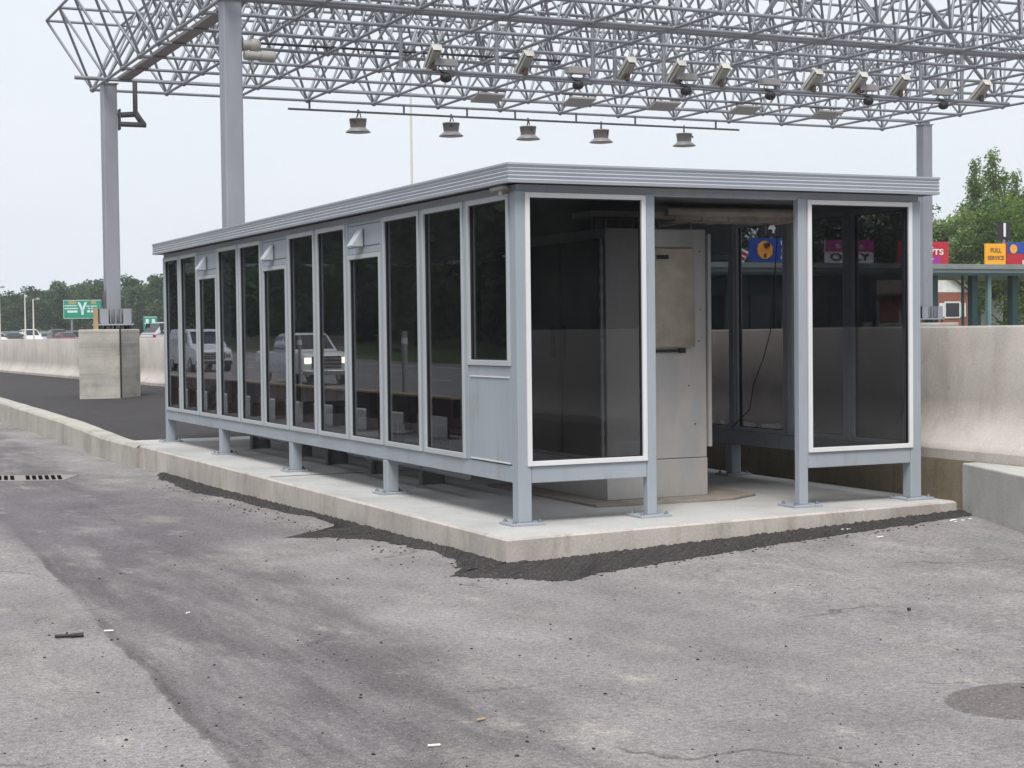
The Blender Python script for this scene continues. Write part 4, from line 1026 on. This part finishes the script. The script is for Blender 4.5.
for i, px in enumerate((722,752,782,815,845,875,905)):
    D = 128+6*(i%2); x, y = at(px, D); k = ('round2','round1')[i%2]; H = zpx(px,(204,214,206,214,208,214,206)[i],D)-gh(x,y)
    tree(k, x, y, H/(10 if k == 'round2' else 12), lbs[i], 'trees behind the toll plaza')
# far woodland masses
def wood(name, label, spots, mat, n_leaf, ls, seed):
    rnd = random.Random(seed); b = MB(); V = []; F_ = []; base = []
    for q in range(3): base.append(tree_meshes('w', 10, 3.9, n_leaf, ls, seed*10+q, mat, False, .04))
    for (x, y, h) in spots:
        tk, me, vs, fs = rnd.choice(base); s = h/10.; a = rnd.uniform(0,6.283); ca, sa = math.cos(a)*s, math.sin(a)*s; z0 = gh(x,y)
        n0 = len(V); V += [(x+v[0]*ca-v[1]*sa, y+v[0]*sa+v[1]*ca, z0+v[2]*s) for v in vs]; F_ += [(f[0]+n0,f[1]+n0,f[2]+n0,f[3]+n0) for f in fs]
    me = bpy.data.meshes.new(name); me.from_pydata(V, [], F_); me.materials.append(mat)
    o = bpy.data.objects.new(name, me); C.objects.link(o); tag(o, label, 'woodland', kind='stuff'); return o
rnd = random.Random(9)
prof_y = [(-200,297),(0,295),(20,296),(45,289),(62,284),(80,281),(120,283),(140,279),(165,275),(230,268),(420,262),(700,262)]
sp = []
for row, D in enumerate((300,322,345)):
    px = -120 + row*7
    while px < 640:
        x, y = at(px, D); yt = lin(px, prof_y) + rnd.uniform(-3,5) + (4 if row == 0 else 0)
        sp.append((x, y, zpx(px,yt,D)-gh(x,y))); px += rnd.uniform(14,24)
wood('distant_woodland', 'distant dark green wooded hillside left of the shelter', sp, M['leafdark'], 4200, .50, 3)
sp = []
y = -15
while y < 260:
    sp.append(((-50 if y < 40 else -40)+rnd.uniform(-3,3), y, rnd.uniform(11,15))); 
    sp.append((-57+rnd.uniform(-3,3), y+2, rnd.uniform(13,17))); y += rnd.uniform(4.5,7)
wood('roadside_woodland', 'dark woodland along the road, seen mirrored in the side glass', sp, M['leafdark'], 1300, .7, 4)
sp = []
x = -60
while x < 80:
    sp.append((x, -62+rnd.uniform(-4,4), rnd.uniform(13,17))); sp.append((x+2, -70+rnd.uniform(-4,4), rnd.uniform(15,18))); x += rnd.uniform(3.5,5)
wood('rear_woodland', 'woodland behind the viewer, seen mirrored in the front glass', sp, M['leafdark'], 1800, .75, 6)
# ------------------------------------------------------------------ street details on the asphalt
dk, nt_, nn_2, L_2, bs_2 = mat_new('slot_shadow'); bs_2.inputs['Base Color'].default_value = (.012,.01,.01,1); bs_2.inputs['Roughness'].default_value = 1; bs_2.inputs['Specular IOR Level'].default_value = 0
gr = empty('drain_grate', (-1.68,9.52,gh(-1.68,9.52)), 'cast metal drain grate with dark slots set in the road at the left', 'drain grate', None, RAD(-24.9))
MB().box(-1.5,.07,-.40,.40,-.02,.004).build('frame', simple('pale_iron', (.30,.265,.26), .7, .2, var=.15, scale=6), gr)
for g0 in (-.46,-1.04):
    b = MB()
    for k in range(6):
        Q = Matrix.Translation((g0+k*.078,0,0)) @ Matrix.Rotation(.30,4,'Z'); b.box(-.023,.023,-.30,.30,-.01,.009,Q)
    b.build('slots', dk, gr)
def gpx(px, py):
    d = CF + CR*((px-512)/FL) - CU*((py-384)/FL); z = 0
    for _ in range(4):
        t = (z-CAM.z)/d.z; p = CAM + d*t; z = gh(p.x,p.y)
    return p.x, p.y, z
def litter(name, px, py, ln, r, mat, label, rz):
    x, y, z = gpx(px, py); o = MB().tube((-ln/2,0,r),(ln/2,0,r),r,6).build(name, mat); o.location = (x,y,z+.001); o.rotation_euler.z = rz
    tag(o, label, 'litter'); return o
x, y, z = gpx(69, 638)
o = MB().tube((-.075,0,.012),(.075,.01,.012),.010,6).tube((-.02,0,.012),(-.01,.012,.03),.006,6).tube((.01,0,.012),(.075,.02,.014),.013,6).build('burnt_stick', M['cable']); o.location = (x,y,z); o.rotation_euler.z = -.35
tag(o, 'short black stick lying on the asphalt at the lower left', 'debris')
litter('paper_scrap', 109, 632, .05, .006, M['signwhite'], 'small white scrap near the black stick', -.3)
litter('cigarette_butt', 434, 747, .05, .006, M['signwhite'], 'white cigarette butt lowest on the asphalt near the bottom edge', -.2)
litter('cigarette_butt', 481, 721, .045, .006, M['rustlight'], 'tan cigarette butt on the dark strip at the bottom', .3)
litter('paper_scrap', 188, 614, .03, .006, M['signwhite'], 'white scrap on the dark patch left of centre', .6)
litter('paper_scrap', 583, 555, .09, .008, M['signwhite'], 'white scrap lying in the dark asphalt below the first window', -.4)
litter('paper_scrap', 846, 531, .08, .009, M['signwhite'], 'white scrap in the asphalt filler below the right-hand pane', -.3)
litter('paper_scrap', 880, 538, .06, .007, M['signwhite'], 'small white scrap at the filler edge right of the other', .2)
litter('pebble', 909, 611, .014, .010, M['cable'], 'dark lump on the open asphalt right of centre', .2)
b = MB(); rnd = random.Random(3)
for k in range(9):
    x, y, z = gpx(950+rnd.uniform(0,24), 519+rnd.uniform(-2,3)); s = rnd.uniform(.008,.024)
    b.lathe([(s*.6,0),(s,s*.15),(s*.7,s*.4),(s*.2,s*.5)], (x,y,z), 6)
o = b.build('broken_concrete', M['signwhite']); tag(o, 'white crumbs of broken concrete in the corner by the block', 'rubble', kind='stuff')
b = MB()
for k in range(520):
    if k < 380: px, py = rnd.uniform(0,1024), 520+248*rnd.random()
    else: px, py = rnd.uniform(150,960), rnd.uniform(470,600)
    x, y, z = gpx(px, py)
    if x > -.62 and y > -.75 and x < 4: continue
    s = rnd.choice((.0025,.003,.003,.004,.005,.007)); a = rnd.uniform(0,3)
    Mx = Matrix.Translation((x,y,z+s*.3)) @ Matrix.Rotation(a,4,'Z') @ Matrix.Rotation(rnd.uniform(-.5,.5),4,'X')
    b.box(-s,s,-s*.7,s*.7,-s*.4,s*.5,Mx)
o = b.build('loose_grit', M['fresh']); tag(o, 'scattered dark grit on the asphalt', kind='stuff')
# spilled clumps of filler along its ragged edge
b = MB()
for k in range(260):
    t = rnd.random()
    if rnd.random() < .5: x = lin(t*5,[(0,-.7),(1,-.85),(5,-.9)])+rnd.gauss(0,.08); y = 8.5*t-1.0
    else: x = -.9+5*t; y = lin(x,[(-.9,-1.1),(-.3,-1.6),(0,-1.35),(4,-.5)])+rnd.gauss(0,.07)
    s = rnd.uniform(.003,.009); z = gh(x,y)
    if x > -.6 and y > -.74 and x < 3.9: continue
    b.box(x-s,x+s,y-s*.8,y+s*.8,z,z+s*.9)
o = b.build('asphalt_crumbs', M['fresh']); tag(o, 'dark crumbs along the edge of the fresh asphalt', kind='stuff')
# hairline crack lines
# ------------------------------------------------------------------ thin summer haze
hz = MB().box(-420,620,-400,620,-2.5,45)
hm = bpy.data.materials.new('haze'); hm.use_nodes = True; hn = hm.node_tree
hn.nodes.remove(hn.nodes['Principled BSDF']); pv = hn.nodes.new('ShaderNodeVolumePrincipled'); pv.inputs['Color'].default_value = (.93,.96,1,1); pv.inputs['Density'].default_value = .0004
hn.links.new(pv.outputs[0], [q for q in hn.nodes if q.type == 'OUTPUT_MATERIAL'][0].inputs['Volume'])
tag(hz.build('haze', hm), kind='stuff')
# ------------------------------------------------------------------ camera, light, world
cam = bpy.data.cameras.new('camera'); co = bpy.data.objects.new('camera', cam); C.objects.link(co); S.camera = co
cam.sensor_width = 36; cam.lens = FL/1024*36; cam.clip_start = .1; cam.clip_end = 5000
co.matrix_world = Matrix(((CR.x,CU.x,-CF.x,CAM.x),(CR.y,CU.y,-CF.y,CAM.y),(CR.z,CU.z,-CF.z,CAM.z),(0,0,0,1)))
wd = bpy.data.worlds.new('World'); S.world = wd; wd.use_nodes = True; nt = wd.node_tree
SEL, SAZ = RAD(56), RAD(212)     # sun elevation; azimuth (clockwise from +Y)
sky = nt.nodes.new('ShaderNodeTexSky'); sky.sky_type = 'NISHITA'; sky.sun_disc = False; sky.sun_elevation = SEL; sky.sun_rotation = SAZ; sky.dust_density = 4; sky.air_density = 1
bg = nt.nodes['Background']
tc = nt.nodes.new('ShaderNodeTexCoord')
nz = noise(nt, 1.6, 5, .55, tc.outputs['Generated'], (1,1,3))
cl = ramp(nt, nz, [(.3, (7.6,8.15,9.0)), (.7, (8.7,8.95,9.5))])
# colour ramps clamp at 1, so scale up afterwards
cl = ramp(nt, nz, [(.3, (.70,.75,.815)), (.7, (.775,.805,.85))])
cl10 = mixc(nt, 1.0, cl, (10.,10.,10.), 'MULTIPLY')
col = mixc(nt, .93, sky.outputs[0], cl10)
nt.links.new(col, bg.inputs[0]); bg.inputs[1].default_value = .1
sl = bpy.data.lights.new('sun', 'SUN'); sl.energy = 2.5; sl.angle = RAD(24); sl.color = (1,.965,.91)
so_ = bpy.data.objects.new('sun', sl); C.objects.link(so_)
dv = Vector((math.sin(SAZ)*math.cos(SEL), math.cos(SAZ)*math.cos(SEL), math.sin(SEL)))
so_.rotation_euler = dv.to_track_quat('Z','Y').to_euler()
vs_ = S.view_settings; vs_.view_transform = 'Standard'; vs_.look = 'None'; vs_.exposure = .30; vs_.gamma = 1; vs_.use_curve_mapping = False
S.cycles.max_bounces = 8; S.cycles.transparent_max_bounces = 24; S.cycles.glossy_bounces = 4
